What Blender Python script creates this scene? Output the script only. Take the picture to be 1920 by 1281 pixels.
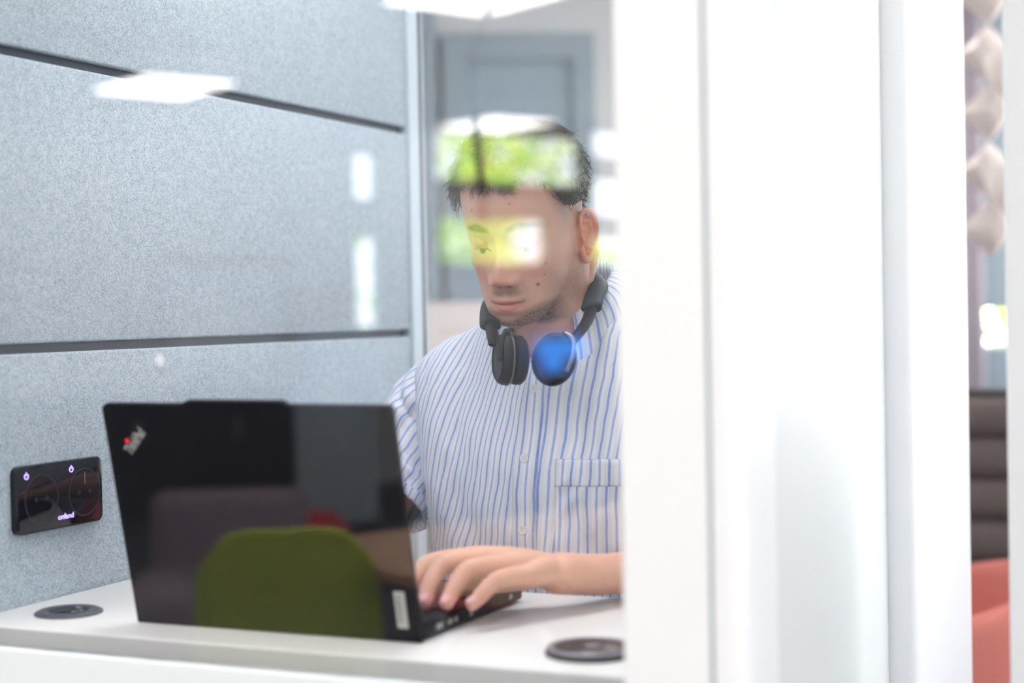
import bpy, bmesh, math, random
import numpy as np
from mathutils import Vector, Matrix, noise
R = math.radians
PI = math.pi
random.seed(7)
for o in list(bpy.data.objects):
    bpy.data.objects.remove(o)
SC = bpy.context.scene
COL = SC.collection

# ------------------------------------------------------------------ camera
CAM_H = 1.26
yaw, pitch, roll = R(24.3), R(-1.02), R(1.09)
cam = bpy.data.cameras.new('camera')
cam.sensor_width = 36.0
cam.lens = 3000.0 / 1920.0 * 36.0
cam.clip_start = 0.05
cam.clip_end = 200
cam.dof.use_dof = True
cam.dof.focus_distance = 1.93
cam.dof.aperture_fstop = 2.3
co = bpy.data.objects.new('camera', cam)
COL.objects.link(co)
fwd = Vector((-math.sin(yaw) * math.cos(pitch), math.cos(yaw) * math.cos(pitch), math.sin(pitch)))
r0 = Vector((math.cos(yaw), math.sin(yaw), 0))
u0 = r0.cross(fwd)
rt = r0 * math.cos(roll) - u0 * math.sin(roll)
up = r0 * math.sin(roll) + u0 * math.cos(roll)
m3 = Matrix((rt, up, -fwd)).transposed()
co.matrix_world = Matrix.Translation((0, 0, CAM_H)) @ m3.to_4x4()
SC.camera = co
SC.view_settings.view_transform = 'Standard'
SC.view_settings.look = 'None'
SC.view_settings.exposure = 0.12
SC.view_settings.gamma = 1.0
SC.view_settings.use_curve_mapping = False
SC.cycles.use_denoising = True
SC.cycles.max_bounces = 10
SC.cycles.transparent_max_bounces = 16
SC.cycles.sample_clamp_indirect = 8.0

# ------------------------------------------------------------------ sky and sun
W = bpy.data.worlds.new('sky')
SC.world = W
W.use_nodes = True
wn = W.node_tree
bg = wn.nodes['Background']
tc = wn.nodes.new('ShaderNodeTexCoord')
sp = wn.nodes.new('ShaderNodeSeparateXYZ')
rp = wn.nodes.new('ShaderNodeValToRGB')
wn.links.new(tc.outputs['Generated'], sp.inputs[0])
wn.links.new(sp.outputs[2], rp.inputs[0])
rp.color_ramp.elements[0].color = (0.95, 0.97, 1.0, 1)
rp.color_ramp.elements[1].position = 0.8
rp.color_ramp.elements[1].color = (0.55, 0.72, 1.0, 1)
wn.links.new(rp.outputs[0], bg.inputs[0])
bg.inputs[1].default_value = 8.5

ROOM_ANG = R(207.7)            # the office grid is turned against the booth
CA, SA = math.cos(ROOM_ANG), math.sin(ROOM_ANG)
def RW(v, u, z=0.0):           # room coordinates -> world
    return Vector((v * CA - u * SA, v * SA + u * CA, z))

sun = bpy.data.lights.new('sun', 'SUN')
sun.energy = 190
sun.angle = R(0.6)
sun.color = (1.0, 0.94, 0.82)
so = bpy.data.objects.new('sun', sun)
COL.objects.link(so)
sdir = (RW(1, -0.15, 0) * math.cos(R(52)) + Vector((0, 0, -math.sin(R(52))))).normalized()
so.rotation_euler = sdir.to_track_quat('-Z', 'Y').to_euler()

# ------------------------------------------------------------------ materials
def P(name, col, rough=0.5, metal=0.0, spec=0.5, emit=None, es=0.0, bump=None, coat=0.0, sss=0.0):
    m = bpy.data.materials.new(name)
    m.use_nodes = True
    b = m.node_tree.nodes['Principled BSDF']
    b.inputs['Base Color'].default_value = (*col, 1)
    b.inputs['Roughness'].default_value = rough
    b.inputs['Metallic'].default_value = metal
    b.inputs['Specular IOR Level'].default_value = spec
    b.inputs['Coat Weight'].default_value = coat
    if sss:
        b.inputs['Subsurface Weight'].default_value = sss
        b.inputs['Subsurface Radius'].default_value = (0.012, 0.005, 0.003)
        b.inputs['Subsurface Scale'].default_value = 1.0
    if emit:
        b.inputs['Emission Color'].default_value = (*emit, 1)
        b.inputs['Emission Strength'].default_value = es
    if bump:
        sc, st = bump
        t = m.node_tree.nodes.new('ShaderNodeTexNoise')
        t.inputs['Scale'].default_value = sc
        c = m.node_tree.nodes.new('ShaderNodeTexCoord')
        bp = m.node_tree.nodes.new('ShaderNodeBump')
        bp.inputs['Strength'].default_value = st
        bp.inputs['Distance'].default_value = 0.002
        m.node_tree.links.new(c.outputs['Object'], t.inputs['Vector'])
        m.node_tree.links.new(t.outputs['Fac'], bp.inputs['Height'])
        m.node_tree.links.new(bp.outputs[0], b.inputs['Normal'])
    return m

def N(m, t): return m.node_tree.nodes.new('ShaderNode' + t)
def L(m, a, b): m.node_tree.links.new(a, b)

def noise_mat(name, c1, c2, scale, rough=0.9, stretch=(1, 1, 1), lo=0.35, hi=0.65, detail=4):
    m = P(name, c1, rough)
    b = m.node_tree.nodes['Principled BSDF']
    tcn = N(m, 'TexCoord'); mp = N(m, 'Mapping'); n = N(m, 'TexNoise'); r = N(m, 'ValToRGB')
    mp.inputs['Scale'].default_value = stretch
    n.inputs['Scale'].default_value = scale
    n.inputs['Detail'].default_value = detail
    L(m, tcn.outputs['Object'], mp.inputs[0]); L(m, mp.outputs[0], n.inputs['Vector'])
    L(m, n.outputs['Fac'], r.inputs[0])
    r.color_ramp.elements[0].position = lo; r.color_ramp.elements[0].color = (*c1, 1)
    r.color_ramp.elements[1].position = hi; r.color_ramp.elements[1].color = (*c2, 1)
    L(m, r.outputs[0], b.inputs['Base Color'])
    return m

def fabric_wall():
    m = P('grey_felt', (0.5, 0.57, 0.62), 0.95, spec=0.15)
    b = m.node_tree.nodes['Principled BSDF']
    tcn = N(m, 'TexCoord')
    fac = []
    for st, sc, lo, hi in (((1, 3.2, 1), 330, .36, .62), ((1, 1, 3.2), 330, .36, .62), ((1, 1, 1), 90, .3, .72), ((1, 1, 1), 14, .2, .8)):
        mp = N(m, 'Mapping'); n = N(m, 'TexNoise'); mr = N(m, 'MapRange')
        mp.inputs['Scale'].default_value = st
        n.inputs['Scale'].default_value = sc; n.inputs['Detail'].default_value = 2
        L(m, tcn.outputs['Object'], mp.inputs[0]); L(m, mp.outputs[0], n.inputs['Vector'])
        mr.inputs[1].default_value = lo; mr.inputs[2].default_value = hi
        L(m, n.outputs['Fac'], mr.inputs[0]); fac.append(mr.outputs[0])
    def mth(op, a, c):
        x = N(m, 'Math'); x.operation = op
        for i, v in enumerate((a, c)):
            if isinstance(v, float): x.inputs[i].default_value = v
            else: L(m, v, x.inputs[i])
        return x.outputs[0]
    s = mth('ADD', mth('ADD', mth('MULTIPLY', fac[0], .38), mth('MULTIPLY', fac[1], .38)), mth('ADD', mth('MULTIPLY', fac[2], .16), mth('MULTIPLY', fac[3], .08)))
    r = N(m, 'ValToRGB')
    r.color_ramp.elements[0].position = 0.12; r.color_ramp.elements[0].color = (0.245, 0.305, 0.355, 1)
    r.color_ramp.elements[1].position = 0.8; r.color_ramp.elements[1].color = (0.57, 0.65, 0.71, 1)
    L(m, s, r.inputs[0]); L(m, r.outputs[0], b.inputs['Base Color'])
    bp = N(m, 'Bump'); bp.inputs['Distance'].default_value = 0.001; bp.inputs['Strength'].default_value = 0.35
    L(m, s, bp.inputs['Height']); L(m, bp.outputs[0], b.inputs['Normal'])
    return m

def glass_mat(name, tint=(0.972, 0.978, 0.985), base=0.064):
    m = bpy.data.materials.new(name); m.use_nodes = True
    nt = m.node_tree; nt.nodes.clear()
    out = nt.nodes.new('ShaderNodeOutputMaterial')
    tr = nt.nodes.new('ShaderNodeBsdfTransparent'); tr.inputs[0].default_value = (*tint, 1)
    gl = nt.nodes.new('ShaderNodeBsdfGlossy'); gl.inputs['Roughness'].default_value = 0.0
    mx = nt.nodes.new('ShaderNodeMixShader')
    lw = nt.nodes.new('ShaderNodeLayerWeight'); lw.inputs[0].default_value = 0.5
    pw = nt.nodes.new('ShaderNodeMath'); pw.operation = 'POWER'; pw.inputs[1].default_value = 5
    ma = nt.nodes.new('ShaderNodeMath'); ma.operation = 'MULTIPLY_ADD'
    ma.inputs[1].default_value = 0.95; ma.inputs[2].default_value = base
    L(m, lw.outputs['Facing'], pw.inputs[0]); L(m, pw.outputs[0], ma.inputs[0]); L(m, ma.outputs[0], mx.inputs[0])
    L(m, tr.outputs[0], mx.inputs[1]); L(m, gl.outputs[0], mx.inputs[2]); L(m, mx.outputs[0], out.inputs[0])
    return m

def shirt_mat(name, shift=0.0, period=0.0108):
    m = P(name, (0.8, 0.82, 0.86), 0.85, spec=0.2)
    b = m.node_tree.nodes['Principled BSDF']
    uv = N(m, 'UVMap'); uv.uv_map = 'UVMap'
    sep = N(m, 'SeparateXYZ'); L(m, uv.outputs[0], sep.inputs[0])
    tcn = N(m, 'TexCoord')
    def mth(op, a, c=0.0, d=0.0):
        x = N(m, 'Math'); x.operation = op
        for i, v in enumerate((a, c, d)):
            if isinstance(v, (float, int)): x.inputs[i].default_value = v
            else: L(m, v, x.inputs[i])
        return x.outputs[0]
    wob = N(m, 'TexNoise'); wob.inputs['Scale'].default_value = 13.0; wob.inputs['Detail'].default_value = 1.5
    L(m, tcn.outputs['Object'], wob.inputs['Vector'])
    u = mth('ADD', sep.outputs[0], mth('MULTIPLY', mth('SUBTRACT', wob.outputs['Fac'], 0.5), 0.012))
    u = mth('ADD', u, shift + 10 * period)
    k = mth('DIVIDE', u, period)
    fr = mth('FRACT', k)
    alt = mth('FRACT', mth('MULTIPLY', mth('FLOOR', k), 0.5))     # every second stripe a little stronger
    d = mth('ABSOLUTE', mth('SUBTRACT', fr, 0.5))
    line = N(m, 'MapRange'); line.interpolation_type = 'SMOOTHSTEP'
    line.inputs[1].default_value = 0.085; line.inputs[2].default_value = 0.17
    line.inputs[3].default_value = 1.0; line.inputs[4].default_value = 0.0
    L(m, d, line.inputs[0])
    thread = N(m, 'TexNoise'); thread.inputs['Scale'].default_value = 260
    L(m, tcn.outputs['Object'], thread.inputs['Vector'])
    st = mth('MULTIPLY', line.outputs[0], mth('ADD', mth('MULTIPLY', alt, 0.35), mth('ADD', 0.52, mth('MULTIPLY', thread.outputs['Fac'], 0.35))))
    # wide pale band between alternate lines
    mx = N(m, 'MixRGB'); mx.inputs[1].default_value = (0.80, 0.82, 0.86, 1); mx.inputs[2].default_value = (0.70, 0.73, 0.80, 1)
    L(m, mth('MULTIPLY', mth('GREATER_THAN', alt, 0.25), 0.7), mx.inputs[0])
    m2 = N(m, 'MixRGB'); m2.inputs[2].default_value = (0.20, 0.33, 0.76, 1)
    L(m, mx.outputs[0], m2.inputs[1]); L(m, st, m2.inputs[0])
    L(m, m2.outputs[0], b.inputs['Base Color'])
    weave = N(m, 'TexNoise'); weave.inputs['Scale'].default_value = 900
    fold = N(m, 'TexNoise'); fold.inputs['Scale'].default_value = 22; fold.inputs['Detail'].default_value = 3
    mp = N(m, 'Mapping'); mp.inputs['Scale'].default_value = (1, 1, 0.45); mp.inputs['Rotation'].default_value = (0, R(18), 0)
    L(m, tcn.outputs['Object'], weave.inputs['Vector'])
    L(m, tcn.outputs['Object'], mp.inputs[0]); L(m, mp.outputs[0], fold.inputs['Vector'])
    bp = N(m, 'Bump'); bp.inputs['Distance'].default_value = 0.0006; bp.inputs['Strength'].default_value = 0.3
    b2 = N(m, 'Bump'); b2.inputs['Distance'].default_value = 0.010; b2.inputs['Strength'].default_value = 0.5
    L(m, weave.outputs['Fac'], bp.inputs['Height']); L(m, fold.outputs['Fac'], b2.inputs['Height'])
    L(m, bp.outputs[0], b2.inputs['Normal']); L(m, b2.outputs[0], b.inputs['Normal'])
    return m

def skin_mat():
    m = P('skin', (0.62, 0.36, 0.26), 0.5, spec=0.35, sss=0.25)
    b = m.node_tree.nodes['Principled BSDF']
    at = N(m, 'Attribute'); at.attribute_name = 'tone'
    am = N(m, 'Attribute'); am.attribute_name = 'stubble'
    tcn = N(m, 'TexCoord'); n = N(m, 'TexNoise'); n.inputs['Scale'].default_value = 650; n.inputs['Detail'].default_value = 2
    L(m, tcn.outputs['Object'], n.inputs['Vector'])
    n2 = N(m, 'TexNoise'); n2.inputs['Scale'].default_value = 45; L(m, tcn.outputs['Object'], n2.inputs['Vector'])
    mr = N(m, 'MapRange'); mr.inputs[1].default_value = .28; mr.inputs[2].default_value = .68
    L(m, n.outputs['Fac'], mr.inputs[0])
    ml = N(m, 'Math'); ml.operation = 'MULTIPLY_ADD'; ml.inputs[1].default_value = .55; ml.inputs[2].default_value = .45
    L(m, mr.outputs[0], ml.inputs[0])
    m3_ = N(m, 'Math'); m3_.operation = 'MULTIPLY'; L(m, ml.outputs[0], m3_.inputs[0]); L(m, am.outputs['Fac'], m3_.inputs[1])
    mo = N(m, 'MixRGB'); mo.blend_type = 'MULTIPLY'; mo.inputs[2].default_value = (1.0, .86, .84, 1)
    L(m, n2.outputs['Fac'], mo.inputs[0]); L(m, at.outputs['Color'], mo.inputs[1])
    mx = N(m, 'MixRGB'); mx.inputs[2].default_value = (0.045, 0.028, 0.02, 1)
    L(m, mo.outputs[0], mx.inputs[1]); L(m, m3_.outputs[0], mx.inputs[0])
    L(m, mx.outputs[0], b.inputs['Base Color'])
    bp = N(m, 'Bump'); bp.inputs['Distance'].default_value = 0.0005; bp.inputs['Strength'].default_value = 0.25
    L(m, n.outputs['Fac'], bp.inputs['Height']); L(m, bp.outputs[0], b.inputs['Normal'])
    return m

def wood_mat(name, c1, c2):
    m = noise_mat(name, c1, c2, 6, 0.45, (1, 14, 1), .3, .7, 6)
    return m

M = dict(
    felt=fabric_wall(),
    groove=P('dark_groove', (0.035, 0.05, 0.075), 0.6),
    white=P('white_paint', (0.86, 0.87, 0.89), 0.35),
    gloss_white=P('gloss_white_laminate', (0.72, 0.75, 0.75), 0.45),
    rail=P('rail_white', (0.66, 0.71, 0.73), 0.4),
    seam=P('seam_grey', (0.42, 0.48, 0.52), 0.6),
    alu=P('grey_blue_trim', (0.50, 0.59, 0.65), 0.45),
    rubber=P('black_rubber', (0.012, 0.016, 0.018), 0.5),
    glass=glass_mat('booth_glass'),
    desk=P('desk_laminate', (0.84, 0.83, 0.82), 0.38),
    desk_edge=P('desk_edge', (0.60, 0.60, 0.59), 0.5),
    black=P('black_case', (0.005, 0.0055, 0.008), 0.5, spec=0.12),
    key=P('key_black', (0.014, 0.014, 0.016), 0.5),
    blackgloss=P('black_gloss', (0.008, 0.009, 0.014), 0.06),
    screen=P('screen', (0.02, 0.02, 0.025), 0.2, emit=(0.5, 0.6, 0.8), es=0.8),
    badge=P('silver_badge', (0.55, 0.53, 0.50), 0.4, metal=0.3),
    red=P('red_dot', (0.9, 0.01, 0.03), 0.3, emit=(1, 0.02, 0.05), es=0.8),
    violet=P('violet_light', (0.4, 0.3, 0.9), 0.4, emit=(0.5, 0.36, 1.0), es=2.2),
    darkgrey=P('dark_grey_plastic', (0.075, 0.08, 0.10), 0.45),
    midgrey=P('mid_grey_metal', (0.33, 0.31, 0.35), 0.3, metal=0.4),
    charcoal=P('charcoal', (0.03, 0.03, 0.034), 0.5),
    brown=P('dark_disc', (0.04, 0.022, 0.026), 0.3),
    steel=P('steel', (0.6, 0.6, 0.62), 0.25, metal=1),
    shirt=shirt_mat('striped_linen'),
    button=P('button_pearl', (0.8, 0.82, 0.82), 0.25),
    thread=P('button_holes', (0.4, 0.42, 0.42), 0.7),
    skin=skin_mat(),
    hair=noise_mat('dark_brown_hair', (0.012, 0.008, 0.006), (0.045, 0.028, 0.018), 300, 0.45, (1, 1, 1)),
    nail=P('nail', (0.68, 0.42, 0.42), 0.25),
    eyewhite=P('eye_white', (0.75, 0.72, 0.7), 0.15),
    iris=P('iris', (0.03, 0.05, 0.06), 0.1),
    lash=P('lash', (0.02, 0.014, 0.01), 0.6),
    hp_band=P('headband_grey', (0.016, 0.030, 0.036), 0.5, spec=0.25),
    hp_cup=P('earcup_black', (0.006, 0.006, 0.009), 0.42, spec=0.25),
    hp_pad=P('ear_cushion', (0.005, 0.006, 0.009), 0.6, spec=0.2),
    hp_trim=P('earcup_trim', (0.22, 0.21, 0.20), 0.3, metal=0.6),
    trousers=P('navy_cotton', (0.03, 0.04, 0.07), 0.9),
    shoe=P('shoe_leather', (0.05, 0.03, 0.02), 0.4),
    floor=noise_mat('carpet', (0.030, 0.032, 0.038), (0.055, 0.058, 0.066), 60, 0.95),
    wall=P('office_wall', (0.62, 0.62, 0.63), 0.8),
    wall_dark=P('wall_blue_grey', (0.26, 0.31, 0.36), 0.8),
    ceil=P('ceiling_tiles', (0.66, 0.64, 0.64), 0.9),
    frame=P('window_frame', (0.30, 0.33, 0.37), 0.5),
    lampemit=P('lamp_diffuser', (0.9, 0.9, 0.9), 0.5, emit=(1.0, 0.95, 0.92), es=19),
    green=P('green_shell', (0.46, 0.52, 0.06), 0.5),
    mauve=noise_mat('mauve_upholstery', (0.20, 0.155, 0.19), (0.27, 0.215, 0.25), 200, 0.9),
    redplastic=P('red_plastic', (0.55, 0.03, 0.04), 0.4),
    table=wood_mat('oak_table_top', (0.46, 0.25, 0.15), (0.55, 0.32, 0.20)),
    panelgrey=P('pinboard_grey', (0.30, 0.36, 0.40), 0.8),
    blacklac=P('black_cabinet', (0.02, 0.02, 0.024), 0.6),
    whiteboard=P('whiteboard', (0.82, 0.86, 0.9), 0.3),
    bluelight=P('blue_glow', (0.05, 0.2, 0.8), 0.3, emit=(0.06, 0.32, 1.0), es=7),
    leaf=None,
    bark=P('bark', (0.12, 0.08, 0.05), 0.9),
    grass=noise_mat('lawn_green', (0.10, 0.17, 0.03), (0.2, 0.28, 0.06), 3, 0.95),
    sofa=noise_mat('taupe_upholstery', (0.105, 0.082, 0.082), (0.135, 0.108, 0.105), 260, 0.85),
    coral=noise_mat('coral_upholstery', (0.55, 0.16, 0.13), (0.62, 0.20, 0.16), 200, 0.8),
    felt_beige=P('beige_felt', (0.76, 0.69, 0.66), 0.9),
    drape=P('mauve_drape', (0.42, 0.38, 0.44), 0.9),
    concrete=P('outside_paving', (0.13, 0.13, 0.125), 0.9),
    tealglass=P('teal_panel', (0.24, 0.31, 0.37), 0.4),
)
lm = noise_mat('leaf_green', (0.20, 0.38, 0.04), (0.62, 0.68, 0.17), 3.6, 0.5)
bn = lm.node_tree.nodes['Principled BSDF']
tl = N(lm, 'BsdfTranslucent'); mxs = N(lm, 'MixShader'); mxs.inputs[0].default_value = .4
lo_ = [x for x in lm.node_tree.nodes if x.type == 'OUTPUT_MATERIAL'][0]
L(lm, bn.inputs['Base Color'].links[0].from_socket, tl.inputs[0]); L(lm, bn.outputs[0], mxs.inputs[1]); L(lm, tl.outputs[0], mxs.inputs[2]); L(lm, mxs.outputs[0], lo_.inputs[0])
M['leaf'] = lm

# ------------------------------------------------------------------ mesh helpers
def link(name, me, mat, parent=None, smooth=False):
    o = bpy.data.objects.new(name, me)
    COL.objects.link(o)
    for mm in (mat if isinstance(mat, (list, tuple)) else [mat]):
        me.materials.append(mm)
    if smooth:
        for p in me.polygons: p.use_smooth = True
    if parent:
        o.parent = parent
        if parent.name.startswith('person'): o.matrix_parent_inverse = Matrix.Translation(-parent.location)
    return o

def tag(o, label=None, cat=None, group=None, kind=None):
    if label: o['label'] = label
    if cat: o['category'] = cat
    if group: o['group'] = group
    if kind: o['kind'] = kind
    return o

def empty(name, loc=(0, 0, 0), rz=0.0):
    o = bpy.data.objects.new(name, None)
    o.empty_display_size = 0.1
    COL.objects.link(o)
    o.location = loc
    o.rotation_euler = (0, 0, rz)
    return o

class MB:
    def __init__(s): s.v = []; s.f = []; s.mi = []
    def add(s, vs, fs, mi=0):
        n = len(s.v)
        s.v += [tuple(v) for v in vs]
        s.f += [tuple(i + n for i in f) for f in fs]
        s.mi += [mi] * len(fs)
        return s
    def box(s, x0, x1, y0, y1, z0, z1, bev=0.0, mi=0, seg=3):
        bm = bmesh.new()
        bmesh.ops.create_cube(bm, size=1)
        for v in bm.verts:
            v.co = Vector(((x0 + x1) / 2 + v.co.x * (x1 - x0), (y0 + y1) / 2 + v.co.y * (y1 - y0), (z0 + z1) / 2 + v.co.z * (z1 - z0)))
        if bev: bmesh.ops.bevel(bm, geom=bm.edges[:], offset=bev, segments=seg, affect='EDGES', profile=0.5)
        bm.verts.index_update()
        s.add([v.co[:] for v in bm.verts], [[v.index for v in f.verts] for f in bm.faces], mi)
        bm.free()
        return s
    def tube(s, pts, rad, n=12, cap=True, mi=0, flat=None, upv=None):
        pts = [Vector(p) for p in pts]
        if not isinstance(rad, (list, tuple)): rad = [rad] * len(pts)
        V, F = [], []
        prev = Vector(upv) if upv else None
        for i, p in enumerate(pts):
            t = (pts[min(i + 1, len(pts) - 1)] - pts[max(i - 1, 0)]).normalized()
            if prev is None:
                prev = Vector((0, 0, 1)) if abs(t.z) < 0.9 else Vector((1, 0, 0))
            a = (prev - t * prev.dot(t)).normalized()
            if not upv: prev = a
            b = t.cross(a)
            r = rad[i]
            ra, rb = (r if isinstance(r, (tuple, list)) else (r, r))
            for k in range(n):
                th = 2 * PI * k / n
                V.append(p + a * ra * math.cos(th) + b * rb * math.sin(th))
        for i in range(len(pts) - 1):
            for k in range(n):
                F.append((i * n + k, i * n + (k + 1) % n, (i + 1) * n + (k + 1) % n, (i + 1) * n + k))
        if cap:
            F.append(tuple(range(n))[::-1])
            F.append(tuple(range((len(pts) - 1) * n, len(pts) * n)))
        return s.add(V, F, mi)
    def capsule(s, pts, rad, n=16, mi=0, upv=None):
        """tapered limb with round ends"""
        pts = [Vector(p) for p in pts]
        rad = [r if isinstance(r, (tuple, list)) else (r, r) for r in rad]
        P2, R2 = [], []
        t = (pts[0] - pts[1]).normalized()
        for q in (0.985, 0.85, 0.6, 0.3):
            P2.append(pts[0] + t * max(min(rad[0]), .001) * q); k = math.sqrt(1 - q * q); R2.append((rad[0][0] * k, rad[0][1] * k))
        # catmull-rom through the joints
        for i in range(len(pts) - 1):
            a = pts[max(i - 1, 0)]; b = pts[i]; c = pts[i + 1]; d = pts[min(i + 2, len(pts) - 1)]
            for q in (0, .25, .5, .75):
                P2.append(0.5 * ((2 * b) + (c - a) * q + (2 * a - 5 * b + 4 * c - d) * q * q + (3 * b - a - 3 * c + d) * q ** 3))
                R2.append((rad[i][0] * (1 - q) + rad[i + 1][0] * q, rad[i][1] * (1 - q) + rad[i + 1][1] * q))
        P2.append(pts[-1]); R2.append(rad[-1])
        t = (pts[-1] - pts[-2]).normalized()
        for q in (0.3, 0.6, 0.85, 0.985):
            P2.append(pts[-1] + t * max(min(rad[-1]), .001) * q); k = math.sqrt(1 - q * q); R2.append((rad[-1][0] * k, rad[-1][1] * k))
        return s.tube(P2, R2, n, True, mi, upv=upv)
    def sphere(s, c, r, n=16, mi=0, mat3=None):
        r = r if isinstance(r, (tuple, list)) else (r, r, r)
        V, F = [], []
        for i in range(n + 1):
            ph = PI * i / n
            for k in range(2 * n):
                th = PI * k / n
                q = Vector((r[0] * math.sin(ph) * math.cos(th), r[1] * math.sin(ph) * math.sin(th), r[2] * math.cos(ph)))
                if mat3: q = mat3 @ q
                V.append(Vector(c) + q)
        m = 2 * n
        for i in range(n):
            for k in range(m):
                a, b, c2, d = i * m + k, (i + 1) * m + k, (i + 1) * m + (k + 1) % m, i * m + (k + 1) % m
                if i == 0: F.append((a, b, c2))
                elif i == n - 1: F.append((a, b, d))
                else: F.append((a, b, c2, d))
        return s.add(V, F, mi)
    def lathe(s, prof, n=48, c=(0, 0, 0), mi=0, mat3=None):
        V, F = [], []
        for (r, z) in prof:
            for k in range(n):
                th = 2 * PI * k / n
                q = Vector((r * math.cos(th), r * math.sin(th), z))
                if mat3: q = mat3 @ q
                V.append(Vector(c) + q)
        for i in range(len(prof) - 1):
            for k in range(n):
                F.append((i * n + k, i * n + (k + 1) % n, (i + 1) * n + (k + 1) % n, (i + 1) * n + k))
        F.append(tuple(range(n))[::-1]); F.append(tuple(range((len(prof) - 1) * n, len(prof) * n)))
        return s.add(V, F, mi)
    def grid(s, fn, nu, nv, mi=0, keep=None):
        V = [fn(i / (nu - 1), j / (nv - 1)) for j in range(nv) for i in range(nu)]
        F = []
        for j in range(nv - 1):
            for i in range(nu - 1):
                if keep is None or keep(i / (nu - 1), j / (nv - 1)):
                    F.append((j * nu + i, j * nu + i + 1, (j + 1) * nu + i + 1, (j + 1) * nu + i))
        return s.add(V, F, mi)
    def mesh(s, name='m', weld=False):
        me = bpy.data.meshes.new(name)
        me.from_pydata([tuple(v) for v in s.v], [], s.f)
        for p, i in zip(me.polygons, s.mi): p.material_index = i
        bm = bmesh.new(); bm.from_mesh(me)
        if weld: bmesh.ops.remove_doubles(bm, verts=bm.verts, dist=1e-6)
        bmesh.ops.recalc_face_normals(bm, faces=bm.faces)
        bm.to_mesh(me); bm.free()
        return me
    def build(s, name, mat, parent=None, smooth=False, weld=False):
        return link(name, s.mesh(name, weld), mat, parent, smooth)

def auto_smooth(o, ang=35):
    me = o.data
    for p in me.polygons: p.use_smooth = True
    bm = bmesh.new(); bm.from_mesh(me)
    for e in bm.edges:
        if len(e.link_faces) == 2 and e.calc_face_angle(0) > R(ang): e.smooth = False
    bm.to_mesh(me); bm.free()
    return o

def box(name, x0, x1, y0, y1, z0, z1, mat, parent=None, bev=0.0):
    o = MB().box(x0, x1, y0, y1, z0, z1, bev).build(name, mat, parent)
    if bev: auto_smooth(o)
    return o

def text(name, body, size, mat, mw, parent=None, sx=1.0, sy=1.0, depth=0.0003, spacing=1.0, align='LEFT', bold=0.0):
    cu = bpy.data.curves.new(name, 'FONT')
    cu.body = body; cu.size = size; cu.extrude = depth; cu.space_character = spacing; cu.offset = bold
    cu.align_x = align
    o = bpy.data.objects.new('tmp_text', cu); COL.objects.link(o)
    dg = bpy.context.evaluated_depsgraph_get(); dg.update()
    me = bpy.data.meshes.new_from_object(o.evaluated_get(dg))
    bpy.data.objects.remove(o)
    me.transform(mw @ Matrix.Diagonal((sx, sy, 1, 1)))
    me.materials.clear()
    return link(name, me, mat, parent)

def frame_at(origin, right, upv):
    r_ = Vector(right).normalized(); u_ = Vector(upv).normalized(); n_ = r_.cross(u_)
    return Matrix.Translation(origin) @ Matrix((r_, u_, n_)).transposed().to_4x4()

# ================================================================== ROOM
def room_box(name, v0, v1, u0_, u1_, z0, z1, mat, parent=None, bev=0.0):
    o = box(name, v0, v1, u0_, u1_, z0, z1, mat, parent, bev)
    if parent is None: o.rotation_euler = (0, 0, ROOM_ANG)
    return o
def S(o): o['kind'] = 'structure'; return o

V0, V1, U0, U1, H = -4.0, 9.0, -6.0, 9.0, 2.86
S(room_box('floor', V0 - .3, V1 + .3, U0 - .3, U1 + .3, -0.1, 0.0, M['floor']))
S(room_box('ceiling', V0 - 5.5, V1 + .3, U0 - .3, U1 + .3, H, H + .15, M['ceil']))  # unseen overhang past the glazed side, added to keep the sun out
S(room_box('wall_end', V0, V1, U1, U1 + .2, 0, H, M['wall']))
tag(room_box('lawn', 9.4, 40, -12, 30, -0.25, -0.12, M['grass']), kind='structure')
S(room_box('ground_outside', -30, -4.4, -14, 16, -0.25, -0.12, M['concrete']))
# wall with the tree windows
wm = MB()
def wall_with_holes(axis_at, th, a0, a1, holes, z0=0.0, z1=H, along_u=True):
    """holes: (a_start, a_end, z_low, z_high), cut from the plane as full boxes between"""
    mb = MB()
    xs = sorted({a0, a1} | {h[0] for h in holes} | {h[1] for h in holes})
    for i in range(len(xs) - 1):
        a, b = xs[i], xs[i + 1]
        hs = sorted([h for h in holes if h[0] <= a + 1e-6 and h[1] >= b - 1e-6], key=lambda h: h[2])
        z = z0
        segs = []
        for h in hs:
            if h[2] > z + 1e-6: segs.append((z, h[2]))
            z = h[3]
        if z < z1 - 1e-6: segs.append((z, z1))
        for (p, q) in segs:
            if along_u: mb.box(axis_at, axis_at + th, a, b, p, q)
            else: mb.box(a, b, axis_at, axis_at + th, p, q)
    return mb
holes = [(5.02, 6.58, 2.26, 2.72), (5.02, 6.2, 1.62, 2.05), (4.27, 4.55, 2.1, 2.5), (4.27, 4.55, 1.12, 1.88),
         (6.62, 8.6, 2.52, 2.8), (6.62, 8.6, 2.02, 2.40), (6.62, 8.6, 1.62, 1.92)]
ww = wall_with_holes(V1, .15, U0, U1, holes).build('wall_window', M['wall'])
ww.rotation_euler = (0, 0, ROOM_ANG); S(ww)
for i, (a, b, p, q) in enumerate(holes):
    f = MB()
    t = 0.04
    f.box(V1 - .02, V1 + .04, a, b, p, p + t); f.box(V1 - .02, V1 + .04, a, b, q - t, q)
    f.box(V1 - .02, V1 + .04, a, a + t, p + t, q - t); f.box(V1 - .02, V1 + .04, b - t, b, p + t, q - t)
    o = f.build('window_%d' % (i + 1), M['frame']); o.rotation_euler = (0, 0, ROOM_ANG); S(o)
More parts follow.
